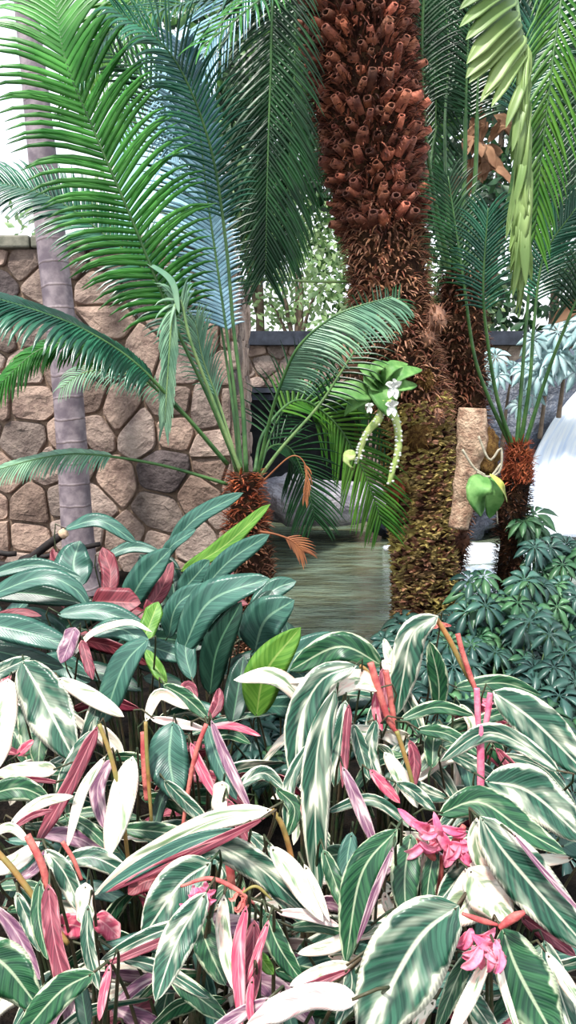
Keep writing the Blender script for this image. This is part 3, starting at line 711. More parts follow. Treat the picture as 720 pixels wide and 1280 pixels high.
for pth in ([(478, 500), (474, 522), (456, 545), (446, 580)], [(486, 500), (496, 530), (498, 560), (486, 606)]):
    mb = MB(); P = [W(x, y, YO - .12) for x, y in pth]; c_, T_ = tube(mb, P, [.012, .02, .023, .02, .008], 8, 26, rough=.5)
    pass
    for k in range(3, 26):
        for s in (-1, 1):
            if rnd.random() < .55: blob(mb, c_[k] + V((s * rnd.uniform(.01, .02), -.012, rnd.uniform(-.01, .01))), (.009, .008, .007), 7, 5, .3, 2, 1, k)
    mb.build('flower_spike', [m_orchl, m_white], oc)
for fx, fy, fs in ((492, 484, .036), (490, 508, .03), (462, 508, .018)):
    mb = MB(); c_ = W(fx, fy, YO - .18)
    for a in (100, 35, 160, 230, 290):
        d = V((math.cos(R(a)) * .7, -.25, math.sin(R(a)))).normalized(); blade(mb, [c_, c_ + d * fs * .7, c_ + d * fs * 1.7 + V((0, -.012, -.012))], fs * 1.3, V((rnd.uniform(-.6, .6), -1, .1)), 0, .5, .4, .15, 'ovate', 8, 4, .002, a, 0, 0)
    mb.build('flower', m_white, oc)
oleaf(oc, [(440, 562), (436, 574), (440, 588)], 16, YO - .1, (m_orchl, m_orchl))

YL = TY - .45
lg = thing('mounting_log', 'pinkish bark log hanging between the tall trunk and the small right cycad', 'log', W(582, 655, YL))
mb = MB(); tube(mb, [W(592, 510, YL), W(588, 560, YL), W(580, 610, YL), W(572, 660, YL)], [M(16, YL), M(17, YL), M(14, YL), M(12, YL)], 22, 40, rough=.28); mb.build('bark', m_log, lg)
o2 = thing('orchid', 'broad-leaved orchid rooted in brown moss beside the hanging bark log', 'orchid', W(604, 590, YL))
mb = MB(); blob(mb, W(606, 568, YL + .02), (M(17, YL), M(13, YL), M(34, YL)), 22, 18, .4, 3, 0, 2); mb.build('moss_pad', m_moss2, o2)
for pth in ([(598, 545), (612, 575), (626, 560), (624, 590), (600, 598)], [(578, 562), (592, 584), (606, 594)], [(596, 590), (612, 596), (626, 580)]):
    mb = MB(); tube(mb, [W(x, y, YL - .13) for x, y in pth], .007, 7, 22); mb.build('root', m_root, o2)
oleaf(o2, [(606, 594), (598, 615), (602, 645)], 34, YL - .12); oleaf(o2, [(608, 594), (618, 615), (612, 648)], 26, YL - .1)
f_ = oleaf(o2, [(612, 592), (626, 606), (634, 628)], 12, YL - .16, (m_yel, m_yel), prof='lance'); f_['label'] = 'narrow yellow-green leaf'
mb = MB(); tube(mb, [W(614, 600, YL - .14), W(620, 630, YL - .14), W(622, 655, YL - .14)], .004, 6, 10); mb.build('root', m_root, o2)
lgb = thing('scaly_bud', 'small dark red scaly bud below the hanging log', 'bud', W(578, 680, TY - .3))
mb = MB(); c_ = W(578, 676, TY - .3); blob(mb, c_, (.045, .04, .055), 12, 9, .3, 3)
for _ in range(60):
    d = V((rnd.gauss(0, 1), rnd.gauss(0, 1), rnd.gauss(0, 1))).normalized(); scale_geo(mb, c_ + d * .035, d, UP, .008, .05, .4, 0, 1.0)
mb.build('scales', m_shagd, lgb)

# ------------------------------------------------------------------ schefflera
def palmate(mb, c, n, r, nrm, nl=8, k=1.0):
    n = nrm.normalized(); a = n.cross(V((0, 1, 0.01))).normalized(); b = a.cross(n).normalized(); off = rnd.uniform(0, 6.28)
    for i in range(nl):
        th = off + i * 2 * math.pi / nl; kk = k * rnd.uniform(.8, 1.2); mb.cur = (kk, kk, kk)
        d = a * math.cos(th) + b * math.sin(th); w = n.cross(d).normalized(); rr = r * rnd.uniform(.82, 1.1)
        prev = None
        for j in range(7):
            q = j / 6; ww = rr * .19 * (0.10, .10, .55, .95, 1.0, .72, .04)[j]
            p = c + d * rr * q + n * (.1 * rr * math.sin(q * 2.6)) - UP * (rr * .42 * q * q)
            ring = [mb.vert(p - w * ww + n * ww * .25, (q, 0)), mb.vert(p, (q, .5)), mb.vert(p + w * ww + n * ww * .25, (q, 1)), mb.vert(p - n * .0015, (q, .5))]
            if prev:
                for e in range(3): mb.face((prev[e], prev[e + 1], ring[e + 1], ring[e]))
                mb.face((prev[3], prev[0], ring[0], ring[3]))
            prev = ring
    mb.cur = (1, 1, 1)
def schef(label, cx, heads, Yb, mat, light=.2, r=(.1, .15), base_y=None):
    base = W(cx, 800, Yb); base.z = .18
    root = thing('schefflera_shrub', label, 'shrub', base, 'umbrella-leaved shrubs around the cycads')
    a, b, st = MB(), MB(), MB()
    for (x, y, yy) in heads:
        c = W(x, y, yy)
        if c.z < .22: c.z = .22
        nrm = V((rnd.uniform(-.5, .5), rnd.uniform(-1.1, -.2), rnd.uniform(.5, 1.1)))
        palmate(b if rnd.random() < light else a, c, 0, rnd.uniform(*r), nrm, rnd.choice([7, 8, 9]), rnd.uniform(.75, 1.2))
        q = V((c.x * .35 + base.x * .65 + rnd.uniform(-.1, .1), base.y + rnd.uniform(-.1, .15), .18))
        tube(st, [q, V(((q.x + c.x) / 2, (q.y + c.y) / 2 + .06, c.z * .6)), c + V((0, .02, -.03)), c], [.009, .006, .004, .003], 5, 9)
    if a.v: a.build('foliage', mat, root)
    if b.v: b.build('lit_foliage' if a.v else 'foliage', m_schl, root)
    st.build('stems', m_stem, root)
def heads(x0, x1, y0, y1, n, Yt, Ybm):
    out = []
    for k in range(n):
        x = rnd.uniform(x0, x1); y = rnd.uniform(y0, y1); out.append((x, y, Yt + (Ybm - Yt) * (y - y0) / (y1 - y0) + rnd.uniform(-.12, .12)))
    return out
schef('tall schefflera between the two cycad trunks, pale tips over the foam', 600, heads(580, 668, 716, 800, 32, 4.35, 4.0), 4.2, m_sch, .45)
schef('schefflera at the right edge below the waterfall', 710, heads(668, 735, 678, 790, 36, 4.6, 4.1), 4.4, m_sch, .3)
schef('schefflera hugging the foot of the tall cycad trunk', 500, heads(480, 585, 770, 830, 30, 4.4, 3.9), 4.0, m_sch, .1)
schef('dark schefflera in the middle of the right bed, behind the pink stems', 620, heads(560, 665, 790, 905, 46, 4.0, 3.3), 3.6, m_sch, .25)
schef('dark bluish schefflera at the right edge behind the large striped leaf', 700, heads(650, 740, 775, 930, 50, 3.9, 3.1), 3.4, m_sch, .1)
schef('low schefflera behind the white-striped leaves at the centre', 480, heads(440, 570, 815, 930, 34, 3.7, 3.0), 3.2, m_sch, .1)
schef('shaded little schefflera under the bright green ginger leaf', 350, heads(300, 385, 870, 965, 34, 2.8, 2.45), 2.6, m_sch, .05, (.07, .1))
schef('schefflera in the deep shade below the right striped leaves', 690, heads(600, 740, 950, 1100, 36, 2.9, 2.3), 2.5, m_sch, .1)
schef('pale umbrella leaves in front of the falling water', 672, heads(652, 690, 640, 668, 7, 4.9, 4.8), 4.8, m_schl, 1.0, (.13, .17))

# silvery plants above the waterfall
for lab, x, y, yy, s in (('silvery blue fern rosette above the waterfall lip', 690, 450, 8.8, .5), ('pale silvery fern rosette behind the small cycad petioles', 640, 468, 9.0, .42), ('silvery leafed plant hanging at the right edge', 715, 420, 8.6, .45)):
    c = W(x, y, yy); root = thing('silver_fern', lab, 'fern', V((c.x, c.y, c.z - .2)), 'silvery ferns by the waterfall')
    mb = MB()
    for k in range(13): palmate(mb, c + V((rnd.gauss(0, .26), rnd.gauss(0, .12), rnd.gauss(0, .17))), 0, rnd.uniform(.13, .24), V((rnd.uniform(-.5, .5), -1, rnd.uniform(.1, .9))), 9)
    mb.build('foliage', m_silver, root)
    mb = MB(); tube(mb, [c + V((0, .3, -.9)), c + V((0, .15, -.3)), c], [.03, .02, .01], 7, 10); mb.build('stem', m_bark, root)

# ------------------------------------------------------------------ background trees
def leafcloud(mb, c, r, n, size, hollow=.3):
    for _ in range(n):
        d = V((rnd.gauss(0, 1), rnd.gauss(0, 1), rnd.gauss(0, 1))).normalized() * (rnd.random() ** .45)
        p = c + V((d.x * r[0], d.y * r[1], d.z * r[2]))
        a = V((rnd.gauss(0, 1), rnd.gauss(0, .6), rnd.gauss(-.5, .8))).normalized(); b = a.cross(V((rnd.gauss(0, 1), -1.5, rnd.gauss(0, 1)))).normalized(); n_ = a.cross(b)
        s = size * rnd.uniform(.6, 1.3); k = rnd.uniform(.6, 1.4); mb.cur = (k, k, k * rnd.uniform(.8, 1.1))
        v = [mb.vert(p), mb.vert(p + a * s * .5 + b * s * .24 + n_ * s * .05), mb.vert(p + a * s), mb.vert(p + a * s * .5 - b * s * .24 + n_ * s * .05), mb.vert(p + a * s * .5)]
        mb.face((v[0], v[1], v[4])); mb.face((v[1], v[2], v[4])); mb.face((v[2], v[3], v[4])); mb.face((v[3], v[0], v[4]))
    mb.cur = (1, 1, 1)
def tree(label, x, y, z0, h, clumps, n, size, mat, tr=.12, name='broadleaf_tree', group='trees beyond the pond'):
    root = thing(name, label, 'tree', (x, y, z0), group); mb = MB(); tk = MB()
    top = V((x + rnd.uniform(-.3, .3), y, z0 + h)); tube(tk, [V((x, y, z0 - .1)), V((x + .1, y, z0 + h * .5)), top], [tr, tr * .7, tr * .3], 10, 16)
    for (dx, dz, rx, rz) in clumps:
        c = V((x + dx, y + rnd.uniform(-.5, .5), z0 + dz)); leafcloud(mb, c, (rx, rx * .7, rz), int(n * rx * rz), size)
        tube(tk, [V((x + .05, y, z0 + min(h * .6, dz * .7))), c.lerp(V((x, y, c.z)), .4) + V((0, 0, -.2)), c], [tr * .4, tr * .25, tr * .1], 6, 8)
    mb.build('foliage', mat, root); tk.build('trunk', m_bark, root)
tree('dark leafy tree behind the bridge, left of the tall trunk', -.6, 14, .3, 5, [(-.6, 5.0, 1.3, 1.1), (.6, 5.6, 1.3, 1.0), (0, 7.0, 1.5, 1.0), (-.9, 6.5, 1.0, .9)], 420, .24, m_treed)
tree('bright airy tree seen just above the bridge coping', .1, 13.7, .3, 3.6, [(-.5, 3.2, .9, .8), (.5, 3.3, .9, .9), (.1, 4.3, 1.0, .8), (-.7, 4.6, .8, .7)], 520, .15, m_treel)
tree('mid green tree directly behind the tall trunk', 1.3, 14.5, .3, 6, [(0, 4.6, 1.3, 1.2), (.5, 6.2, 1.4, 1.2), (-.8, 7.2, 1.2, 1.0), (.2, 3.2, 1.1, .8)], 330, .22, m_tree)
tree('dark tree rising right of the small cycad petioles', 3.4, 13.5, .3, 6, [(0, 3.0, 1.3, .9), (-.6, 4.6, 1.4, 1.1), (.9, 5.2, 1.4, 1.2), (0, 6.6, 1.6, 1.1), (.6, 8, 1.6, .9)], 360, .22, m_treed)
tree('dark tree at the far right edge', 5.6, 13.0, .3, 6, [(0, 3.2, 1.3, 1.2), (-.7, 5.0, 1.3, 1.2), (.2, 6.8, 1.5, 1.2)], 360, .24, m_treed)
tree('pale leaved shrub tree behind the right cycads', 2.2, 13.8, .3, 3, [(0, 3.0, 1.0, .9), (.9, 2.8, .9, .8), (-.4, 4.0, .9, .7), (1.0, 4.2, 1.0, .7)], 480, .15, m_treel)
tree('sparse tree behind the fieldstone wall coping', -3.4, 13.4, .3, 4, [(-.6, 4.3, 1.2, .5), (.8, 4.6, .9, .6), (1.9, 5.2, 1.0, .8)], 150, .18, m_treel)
tree('green tree behind the pale blue form', -2.0, 13.5, .3, 6, [(.2, 5.8, 1.0, 1.0), (.6, 7.4, 1.2, 1.0), (.9, 4.6, .9, .8)], 260, .22, m_tree)
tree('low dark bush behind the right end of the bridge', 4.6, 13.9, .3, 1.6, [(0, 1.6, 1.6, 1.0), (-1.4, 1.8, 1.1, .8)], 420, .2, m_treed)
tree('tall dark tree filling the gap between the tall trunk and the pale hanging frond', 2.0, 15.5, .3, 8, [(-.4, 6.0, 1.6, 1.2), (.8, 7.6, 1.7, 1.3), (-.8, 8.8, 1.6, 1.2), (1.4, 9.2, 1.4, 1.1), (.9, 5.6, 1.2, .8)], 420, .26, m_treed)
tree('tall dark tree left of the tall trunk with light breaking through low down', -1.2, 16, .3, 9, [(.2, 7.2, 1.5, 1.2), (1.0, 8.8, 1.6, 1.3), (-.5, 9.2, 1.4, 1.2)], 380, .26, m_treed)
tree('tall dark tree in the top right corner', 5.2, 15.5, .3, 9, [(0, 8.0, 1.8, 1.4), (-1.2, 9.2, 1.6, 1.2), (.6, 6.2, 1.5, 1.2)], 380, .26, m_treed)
# cluster of dead tan leaves
c_ = W(600, 190, 6.4); root = thing('dead_leaf_cluster', 'blurred clump of dead tan leaves hanging between the dark petioles', 'dead leaves', c_)
mb = MB()
for k in range(26):
    d = V((rnd.gauss(0, 1), rnd.gauss(0, .6), rnd.gauss(-.3, 1))).normalized(); p = c_ + V((rnd.gauss(0, .08), 0, rnd.gauss(0, .12)))
    blade(mb, [p, p + d * .12, p + d * .22 + V((0, 0, -.06))], rnd.uniform(.06, .12), V((rnd.uniform(-.5, .5), -1, .2)), 0, .6, .3, .2, 'ovate', 8, 4, .002, k, 0, 0)
tube(mb, [c_ + V((.1, .1, 1.2)), c_ + V((0, 0, .4)), c_], [.012, .01, .008], 6, 8)
mb.build('leaves', m_deadb, root)
c_ = W(712, 388, 5.4); root = thing('dead_leaf', 'large tan dead leaf caught at the right edge above the small cycad', 'dead leaf', c_)
mb = MB(); blade(mb, [W(735, 370, 5.4), c_, W(690, 405, 5.4)], .13, None, 0, .4, .2, .1, 'ovate', 12, 6, .002, 2, 0, 0); mb.build('blade', m_deadb, root)

# burnt sticks on the left
for i, (lab, pth, r) in enumerate((('thick blackened stick with a pale cut end by the left edge', [(-30, 722, 3.6), (25, 705, 3.55), (78, 668, 3.5)], .02), ('thin blackened stick crossing behind the ginger leaves', [(20, 712, 3.75), (60, 695, 3.7), (125, 680, 3.7)], .012), ('short blackened stick at the left edge', [(-30, 705, 3.8), (20, 692, 3.8)], .014))):
    P = [W(*p) for p in pth]; base = V((P[0].x - .05, P[0].y + .05, .2)); root = thing('burnt_stick', lab, 'stick', base)
    mb = MB(); c_, T_ = tube(mb, [base] + P, [r * 1.1, r * 1.1, r, r], 9, 24, rough=.25); mb.build('wood', m_burn, root)
    if i == 0:
        mb = MB(); tube(mb, [P[-1] - T_[-1] * .004, P[-1] + T_[-1] * .02], [r * 1.25, r * 1.1], 9, 3); mb.build('cut_end', m_cut, root)

# ------------------------------------------------------------------ foreground planting
def D(py):
    tb = [(560, 3.2), (640, 2.95), (700, 2.75), (830, 2.25), (900, 1.98), (1000, 1.64), (1100, 1.40), (1200, 1.24), (1280, 1.13), (1400, 1.0)]
    for (a, b), (c, d) in zip(tb, tb[1:]):
        if py <= c: return b + (d - b) * max(0, (py - a)) / (c - a)
    return 1.0
PLANTS = {}
TG = 'variegated prayer plants in the front bed'
def plant(key, x, y, label, cat='plant', name='variegated_prayer_plant', group=TG):
    yy = D(y) + .12; b = W(x, y, yy); b.z = .19
    PLANTS[key] = (thing(name, label, cat, b, group), x, y, b)
plant('p1', 40, 880, 'variegated plant at the left edge with one big silver-striped leaf drooping forward')
plant('p2', 145, 975, 'variegated plant with cream hanging leaf and olive stem, right of the big striped leaf')
plant('p3', 240, 930, 'variegated plant with curled cream leaf and red pointed bract beside the shaded gap')
plant('p4', 50, 1060, 'variegated plant at the left edge with pink stalk arching over maroon strips')
plant('p5', 90, 1210, 'variegated plant in the bottom left corner with maroon hanging strap and red bracts')
plant('p6', 235, 1060, 'variegated plant bearing the longest arching leaf with a white upper side')
plant('p7', 215, 1190, 'variegated plant with faded pink flower head over two rounded striped leaves')
plant('p8', 315, 1210, 'variegated plant with magenta rolled leaves at the bottom, left of centre')
plant('p9', 400, 930, 'variegated plant with long white-striped leaves hanging at the centre')
plant('p10', 390, 1110, 'variegated plant with a bold cream diagonal leaf at lower centre')
plant('p11', 500, 870, 'variegated plant with upright leaf and salmon bract stalks by the pond shrubs')
plant('p12', 600, 930, 'variegated plant with tall orange stalk bending into pink bracts')
plant('p13', 500, 1080, 'variegated plant with upright dark green leaves beside the big pink flower head')
plant('p14', 665, 1030, 'variegated plant at the right edge with broad overlapping green striped leaves')
plant('p15', 505, 1220, 'variegated plant with the widest striped leaf at the bottom')
plant('p16', 650, 1210, 'variegated plant in the bottom right corner below the lower pink flower head')
GG = 'dark green gingers behind the variegated plants'
def gp(k, x, y, l): plant(k, x, y, l, 'plant', 'ginger_plant', GG)
gp('g1', 40, 770, 'dull green ginger at the left edge with arching leaves over a maroon one')
gp('g2', 150, 760, 'ginger with a torn brown-edged leaf and square red bract in front of the ringed palm')
gp('g3', 255, 745, 'upright ginger with pointed leaves rising before the leaning cycad crown')
gp('g4', 345, 800, 'ginger with one sunlit yellow-green leaf at the pond edge')
KIND = {'t': (m_tri, m_triu), 'g': (m_trig, m_triu), 'c': (m_tric, m_palep), 'u': (m_triu, m_triu), 'p': (m_tripk, m_tripk), 'm': (m_tripu, m_tripu), 'l': (m_palep, m_triu),
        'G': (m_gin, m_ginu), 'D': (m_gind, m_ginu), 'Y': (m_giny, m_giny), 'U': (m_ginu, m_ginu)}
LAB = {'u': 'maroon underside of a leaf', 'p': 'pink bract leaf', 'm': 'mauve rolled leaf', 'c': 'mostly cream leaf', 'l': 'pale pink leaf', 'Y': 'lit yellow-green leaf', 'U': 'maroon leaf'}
def leaf(key, kind, path, w, dz=0, roll=0, twist=0, fold=.22, wave=.06, prof='lance', slope=.55, pet=True, lab=True):
    root, px, py, b = PLANTS[key]; twist += rnd.uniform(-28, 28); roll += rnd.uniform(-8, 8); wave *= rnd.uniform(1, 2.6)
    ym = sum(p[1] for p in path) / len(path); y0 = D(ym) + dz
    P = []
    for (x, y) in path:
        Yp = y0 - slope * (y - ym) * y0 / FPX; P.append(W(x, y, max(.55, Yp)))
    mb = MB(); blade(mb, P, w * y0 / FPX * 1.14, V((0, -1, .55)).normalized(), R(roll), R(twist), fold, wave, prof, 16, 6, .0011, rnd.uniform(0, 6))
    o = mb.build('leaf', list(KIND[kind]), root)
    if lab and kind in LAB: o['label'] = LAB[kind]
    if pet:
        mb = MB(); B = P[0]; d0 = (P[1] - P[0]).normalized()
        foot = V((b.x * .7 + B.x * .3 + rnd.uniform(-.03, .03), max(b.y, B.y) + rnd.uniform(.02, .08), .19))
        if B.z < .35: foot.z = .19
        ctrl = B - d0 * .05 * (1 if d0.z > -.2 else .4); ctrl.y += .03
        if d0.z < -.2: ctrl.z = B.z + .01 - .02
        tube(mb, [foot, foot.lerp(ctrl, .55) + V((0, .02, .03)), ctrl, B + d0 * .01], [.005, .0045, .0035, .0025], 6, 18)
        mb.build('petiole', m_pet, o)
    return o
def stalk(key, path, w, mat, dz=0, name='stalk', slope=.2):
    root, px, py, b = PLANTS[key]; ym = sum(p[1] for p in path) / len(path); y0 = D(ym) + dz
    P = [W(x, y, y0 - slope * (y - ym) * y0 / FPX) for x, y in path]; r = w * y0 / FPX * .5
    mb = MB(); tube(mb, P, [r, r * 1.05, r, r * .8], 8, 26, rough=.08); return mb.build(name, mat, root)
def flower(key, path_list, cx, cy, spread, n, mat=None, dz=-.06, size=26, down=.6):
    """a head of overlapping boat-shaped bracts"""
    mat = mat or m_pink; root, px, py, b = PLANTS[key]; y0 = D(cy) + dz; c = W(cx, cy, y0); u = y0 / FPX; mb = MB()
    for k in range(n):
        a = rnd.uniform(0, 2 * math.pi); d = V((math.cos(a), rnd.uniform(-.6, .2), math.sin(a) * .7 - down)).normalized()
        p = c + V((rnd.uniform(-1, 1) * spread * .45 * u, rnd.uniform(-.02, .02), rnd.uniform(-.6, .6) * spread * .4 * u)); L = size * u * rnd.uniform(.7, 1.2)
        blade(mb, [p, p + d * L * .5 + V((0, -.012, 0)), p + d * L], L * rnd.uniform(.35, .5), V((rnd.uniform(-.4, .4), -1, .4)), 0, rnd.uniform(-.6, .6), .6, .12, 'ovate', 9, 6, .0015, k, 0, 0)
    f = mb.build('flower_head', mat, root); f['label'] = 'pink flower head'
    for (pts, w_, m_) in path_list:
        mb = MB(); tube(mb, [W(x, y, y0 + .005) for x, y in pts], [w_ * u * .3, w_ * u * .48, w_ * u * .5, w_ * u * .22], 8, 20, rough=.2); mb.build('bract', m_, f)

T = leaf
# --- gingers
T('g1', 'G', [(-25, 722), (45, 706), (102, 722)], 22, .12)
T('g1', 'G', [(-30, 752), (50, 722), (92, 735), (113, 762)], 34, -.02, slope=.2)
T('g1', 'D', [(-30, 740), (40, 742), (100, 753)], 36, .08)
T('g1', 'U', [(-20, 778), (20, 766), (52, 770)], 16, .05)
T('g1', 'G', [(-40, 778), (25, 788), (92, 810)], 46, -.05, slope=.2)
T('g1', 'D', [(-20, 810), (30, 822), (80, 835)], 34, .12)
T('g1', 'm', [(94, 784), (86, 806), (76, 829)], 20, -.1, prof='strap')
T('g1', 'G', [(80, 662), (125, 651), (171, 679)], 24, .1, slope=.1)
T('g1', 'G', [(98, 735), (92, 705), (100, 676)], 44, .25, prof='ovate')
T('g1', 't', [(-20, 850), (10, 835), (38, 822)], 26, -.08)
T('g2', 'G', [(72, 768), (130, 766), (190, 790)], 34, .02)
T('g2', 'G', [(112, 792), (150, 786), (188, 808)], 34, -.04)
T('g2', 'c', [(92, 820), (115, 792), (160, 778), (190, 790)], 12, -.07)
T('g2', 'G', [(158, 760), (180, 722), (214, 686)], 48, .08, slope=-.3)
T('g2', 'U', [(136, 742), (138, 715), (128, 684)], 20, .18, prof='strap')
T('g2', 'U', [(115, 752), (140, 752), (176, 754)], 32, .1, prof='strap')
T('g2', 'U', [(180, 765), (200, 740), (216, 702)], 26, .16)
T('g2', 'G', [(130, 698), (165, 684), (200, 690)], 20, .3)
T('g2', 'Y', [(178, 802), (188, 778), (198, 752)], 22, -.02, prof='strap')
T('g2', 'G', [(186, 798), (155, 832), (128, 905)], 48, -.12, slope=.2)
T('g2', 'Y', [(208, 855), (196, 835), (182, 812)], 22, .02)
T('g2', 'G', [(160, 800), (200, 812), (240, 826)], 32, .16)
T('g2', 'u', [(102, 800), (110, 828), (116, 850)], 12, -.05, prof='strap')
T('g3', 'G', [(207, 690), (245, 648), (304, 616)], 30, .02, slope=-.4)
T('g3', 'G', [(206, 700), (215, 682), (245, 662)], 22, .06, slope=-.4)
T('g3', 'Y', [(226, 714), (278, 684), (338, 630)], 28, .0, slope=-.4)
T('g3', 'G', [(254, 736), (288, 700), (337, 668)], 36, -.04, slope=-.4)
T('g3', 'G', [(228, 814), (262, 752), (337, 723)], 58, -.12, slope=-.2)
T('g3', 'G', [(210, 798), (222, 756), (262, 730)], 36, -.02, slope=-.3)
T('g3', 'G', [(222, 745), (240, 725), (262, 700)], 36, .14, slope=-.3)
T('g3', 'D', [(262, 868), (272, 810), (302, 752)], 50, .04, slope=-.2)
T('g3', 'D', [(300, 800), (322, 768), (340, 738)], 40, .12)
T('g3', 'G', [(240, 850), (232, 810), (244, 770)], 34, .08)
T('g4', 'G', [(318, 815), (332, 775), (368, 750)], 50, .02, slope=-.2, prof='ovate')
T('g4', 'Y', [(320, 896), (332, 840), (376, 784)], 46, -.08, slope=-.2, prof='ovate')
T('g4', 'D', [(290, 905), (296, 870), (305, 820)], 42, .08)
T('g4', 'g', [(478, 832), (425, 808), (362, 838)], 48, .05, slope=.1)
T('g4', 'G', [(330, 860), (365, 820), (420, 792)], 40, .12)
for k in range(44):
    key = rnd.choice(['g1', 'g1', 'g2', 'g2', 'g3', 'g3', 'g4']); _, px, py, b = PLANTS[key]
    x = px + rnd.uniform(-75, 60); y = py + rnd.uniform(0, 90); a = R(rnd.choice([rnd.uniform(20, 160), rnd.uniform(-30, 30)])); L = rnd.uniform(70, 110)
    T(key, rnd.choice('GDDDU'), [(x, y), (x + math.cos(a) * L * .5, y - math.sin(a) * L * .5 - 8), (x + math.cos(a) * L, y - math.sin(a) * L * .9)], rnd.uniform(26, 44), rnd.uniform(.2, .5), rnd.uniform(-40, 40), lab=False)
# --- variegated plants
T('p1', 't', [(28, 826), (52, 868), (94, 952)], 56, -.14, 0, 0, .12, .04, 'ovate')
T('p1', 'c', [(72, 848), (108, 868), (155, 896)], 27, -.08)
T('p1', 'c', [(10, 848), (5, 900), (-6, 965)], 34, -.03, prof='strap')
T('p1', 'p', [(-5, 880), (6, 855), (14, 832)], 16, .02)
T('p1', 'c', [(72, 962), (35, 963), (-8, 968)], 19, -.03, prof='strap')
T('p1', 'p', [(22, 945), (28, 938), (42, 925)], 16, .05)
T('p1', 'u', [(75, 978), (30, 974), (-8, 980)], 10, -.02)
T('p1', 'g', [(60, 905), (50, 930), (48, 958)], 30, .1)
T('p2', 't', [(118, 912), (92, 960), (72, 1010)], 36, -.02)
T('p2', 'u', [(122, 908), (88, 980), (42, 1062)], 17, -.05, prof='strap')
T('p2', 'c', [(132, 945), (103, 990), (84, 1060)], 18, -.06)
T('p2', 'm', [(140, 948), (122, 985), (130, 1036)], 26, -.02)
T('p2', 'c', [(166, 945), (152, 1005), (134, 1074)], 34, -.06, prof='ovate')
T('p2', 't', [(110, 905), (122, 880), (98, 950)], 24, .05)
T('p2', 'g', [(80, 1018), (110, 1035), (138, 1062)], 22, .05)
stalk('p2', [(124, 905), (140, 950), (152, 1010), (161, 1082)], 6, m_ostem, -.1)
T('p3', 'c', [(182, 902), (200, 868), (236, 886)], 22, -.08, fold=.5)
T('p3', 'g', [(204, 856), (232, 872), (260, 898)], 26, -.05)
T('p3', 'l', [(188, 898), (225, 905), (258, 912)], 18, -.08, fold=.5)
T('p3', 'p', [(262, 908), (292, 908), (326, 920)], 13, -.1)
T('p3', 'G', [(216, 902), (212, 950), (222, 1002)], 50, -.02, prof='ovate')
T('p3', 'p', [(238, 928), (252, 962), (272, 1000)], 18, -.06)
T('p3', 'm', [(264, 900), (284, 952), (314, 1015)], 18, -.1)
T('p3', 'G', [(258, 905), (272, 950), (296, 1000)], 28, -.06)
T('p3', 'u', [(222, 868), (236, 858), (246, 875)], 18, .02)
T('p3', 'u', [(262, 898), (272, 880), (274, 860)], 20, .02)
T('p3', 't', [(296, 985), (328, 966), (356, 986)], 24, .02)
T('p3', 't', [(205, 975), (235, 1005), (262, 1030)], 24, .06)
T('p3', 'c', [(278, 976), (276, 996), (274, 1022)], 20, -.02, prof='strap')
stalk('p3', [(258, 905), (245, 940), (235, 990), (228, 1036)], 6, m_red, -.04)
stalk('p3', [(182, 902), (184, 950), (190, 1035)], 5, m_ostem, -.06)
stalk('p3', [(180, 915), (181, 950), (184, 1000)], 10, m_red, -.05)
T('p4', 'g', [(-20, 995), (25, 985), (62, 1000)], 38, .0)
T('p4', 'c', [(12, 1032), (50, 1004), (92, 995)], 20, -.06)
T('p4', 'u', [(15, 1036), (40, 1020), (68, 1012)], 12, -.05)
T('p4', 'c', [(36, 1052), (12, 1034), (-20, 1050)], 16, -.08)
T('p4', 't', [(56, 1062), (80, 1090), (104, 1142)], 34, -.04)
T('p4', 't', [(78, 1078), (118, 1072), (168, 1098)], 34, .0)
T('p4', 'c', [(-10, 1090), (25, 1075), (50, 1052)], 30, .04)
T('p4', 'm', [(20, 1100), (45, 1085), (60, 1060)], 18, .06)
stalk('p4', [(34, 1044), (52, 1080), (62, 1120), (68, 1150)], 10, m_red, -.1)
stalk('p4', [(-10, 1058), (15, 1085), (45, 1125), (85, 1180)], 8, m_ostem, -.08)
stalk('p4', [(78, 1052), (92, 1075), (102, 1100)], 6, m_red, -.06)
T('p5', 'u', [(60, 1105), (68, 1175), (88, 1252)], 22, -.12, prof='strap')
T('p5', 'g', [(50, 1100), (48, 1145), (60, 1200)], 26, -.06)
T('p5', 'c', [(107, 1103), (106, 1130), (110, 1160)], 22, -.1, prof='strap')
T('p5', 't', [(110, 1130), (110, 1180), (124, 1238)], 24, -.08)
T('p5', 'p', [(138, 1205), (130, 1240), (124, 1276)], 17, -.1)
T('p5', 'p', [(72, 1158), (90, 1156), (110, 1162)], 28, .0, prof='strap')
T('p5', 'p', [(118, 1146), (132, 1155), (150, 1172)], 24, .0, prof='strap')
T('p5', 'g', [(118, 1216), (75, 1240), (22, 1300)], 52, -.08, slope=.3)
T('p5', 'g', [(-30, 1180), (10, 1210), (50, 1262)], 56, -.02, prof='ovate', slope=.3)
T('p5', 't', [(20, 1115), (35, 1150), (50, 1190)], 24, .04)
T('p5', 'm', [(-10, 1130), (20, 1165), (50, 1225)], 26, .08)
T('p5', 'D', [(110, 1290), (104, 1250), (100, 1225)], 30, .05)
T('p6', 'c', [(340, 1012), (262, 1028), (182, 1072), (116, 1120)], 24, -.13, 0, 0, .15, .03, 'strap', .1)
T('p6', 'G', [(300, 1036), (240, 1052), (180, 1082), (122, 1118)], 26, -.125, slope=.1)
T('p6', 'u', [(332, 1022), (262, 1056), (190, 1088), (132, 1116)], 18, -.135, slope=.1)
stalk('p6', [(340, 1012), (352, 1030), (362, 1062), (370, 1100)], 7, m_ostem, -.1)
T('p6', 't', [(240, 1078), (272, 1058), (325, 1085), (382, 1140)], 36, -.05, prof='ovate')
T('p6', 't', [(310, 1040), (330, 1058), (352, 1075)], 22, .02)
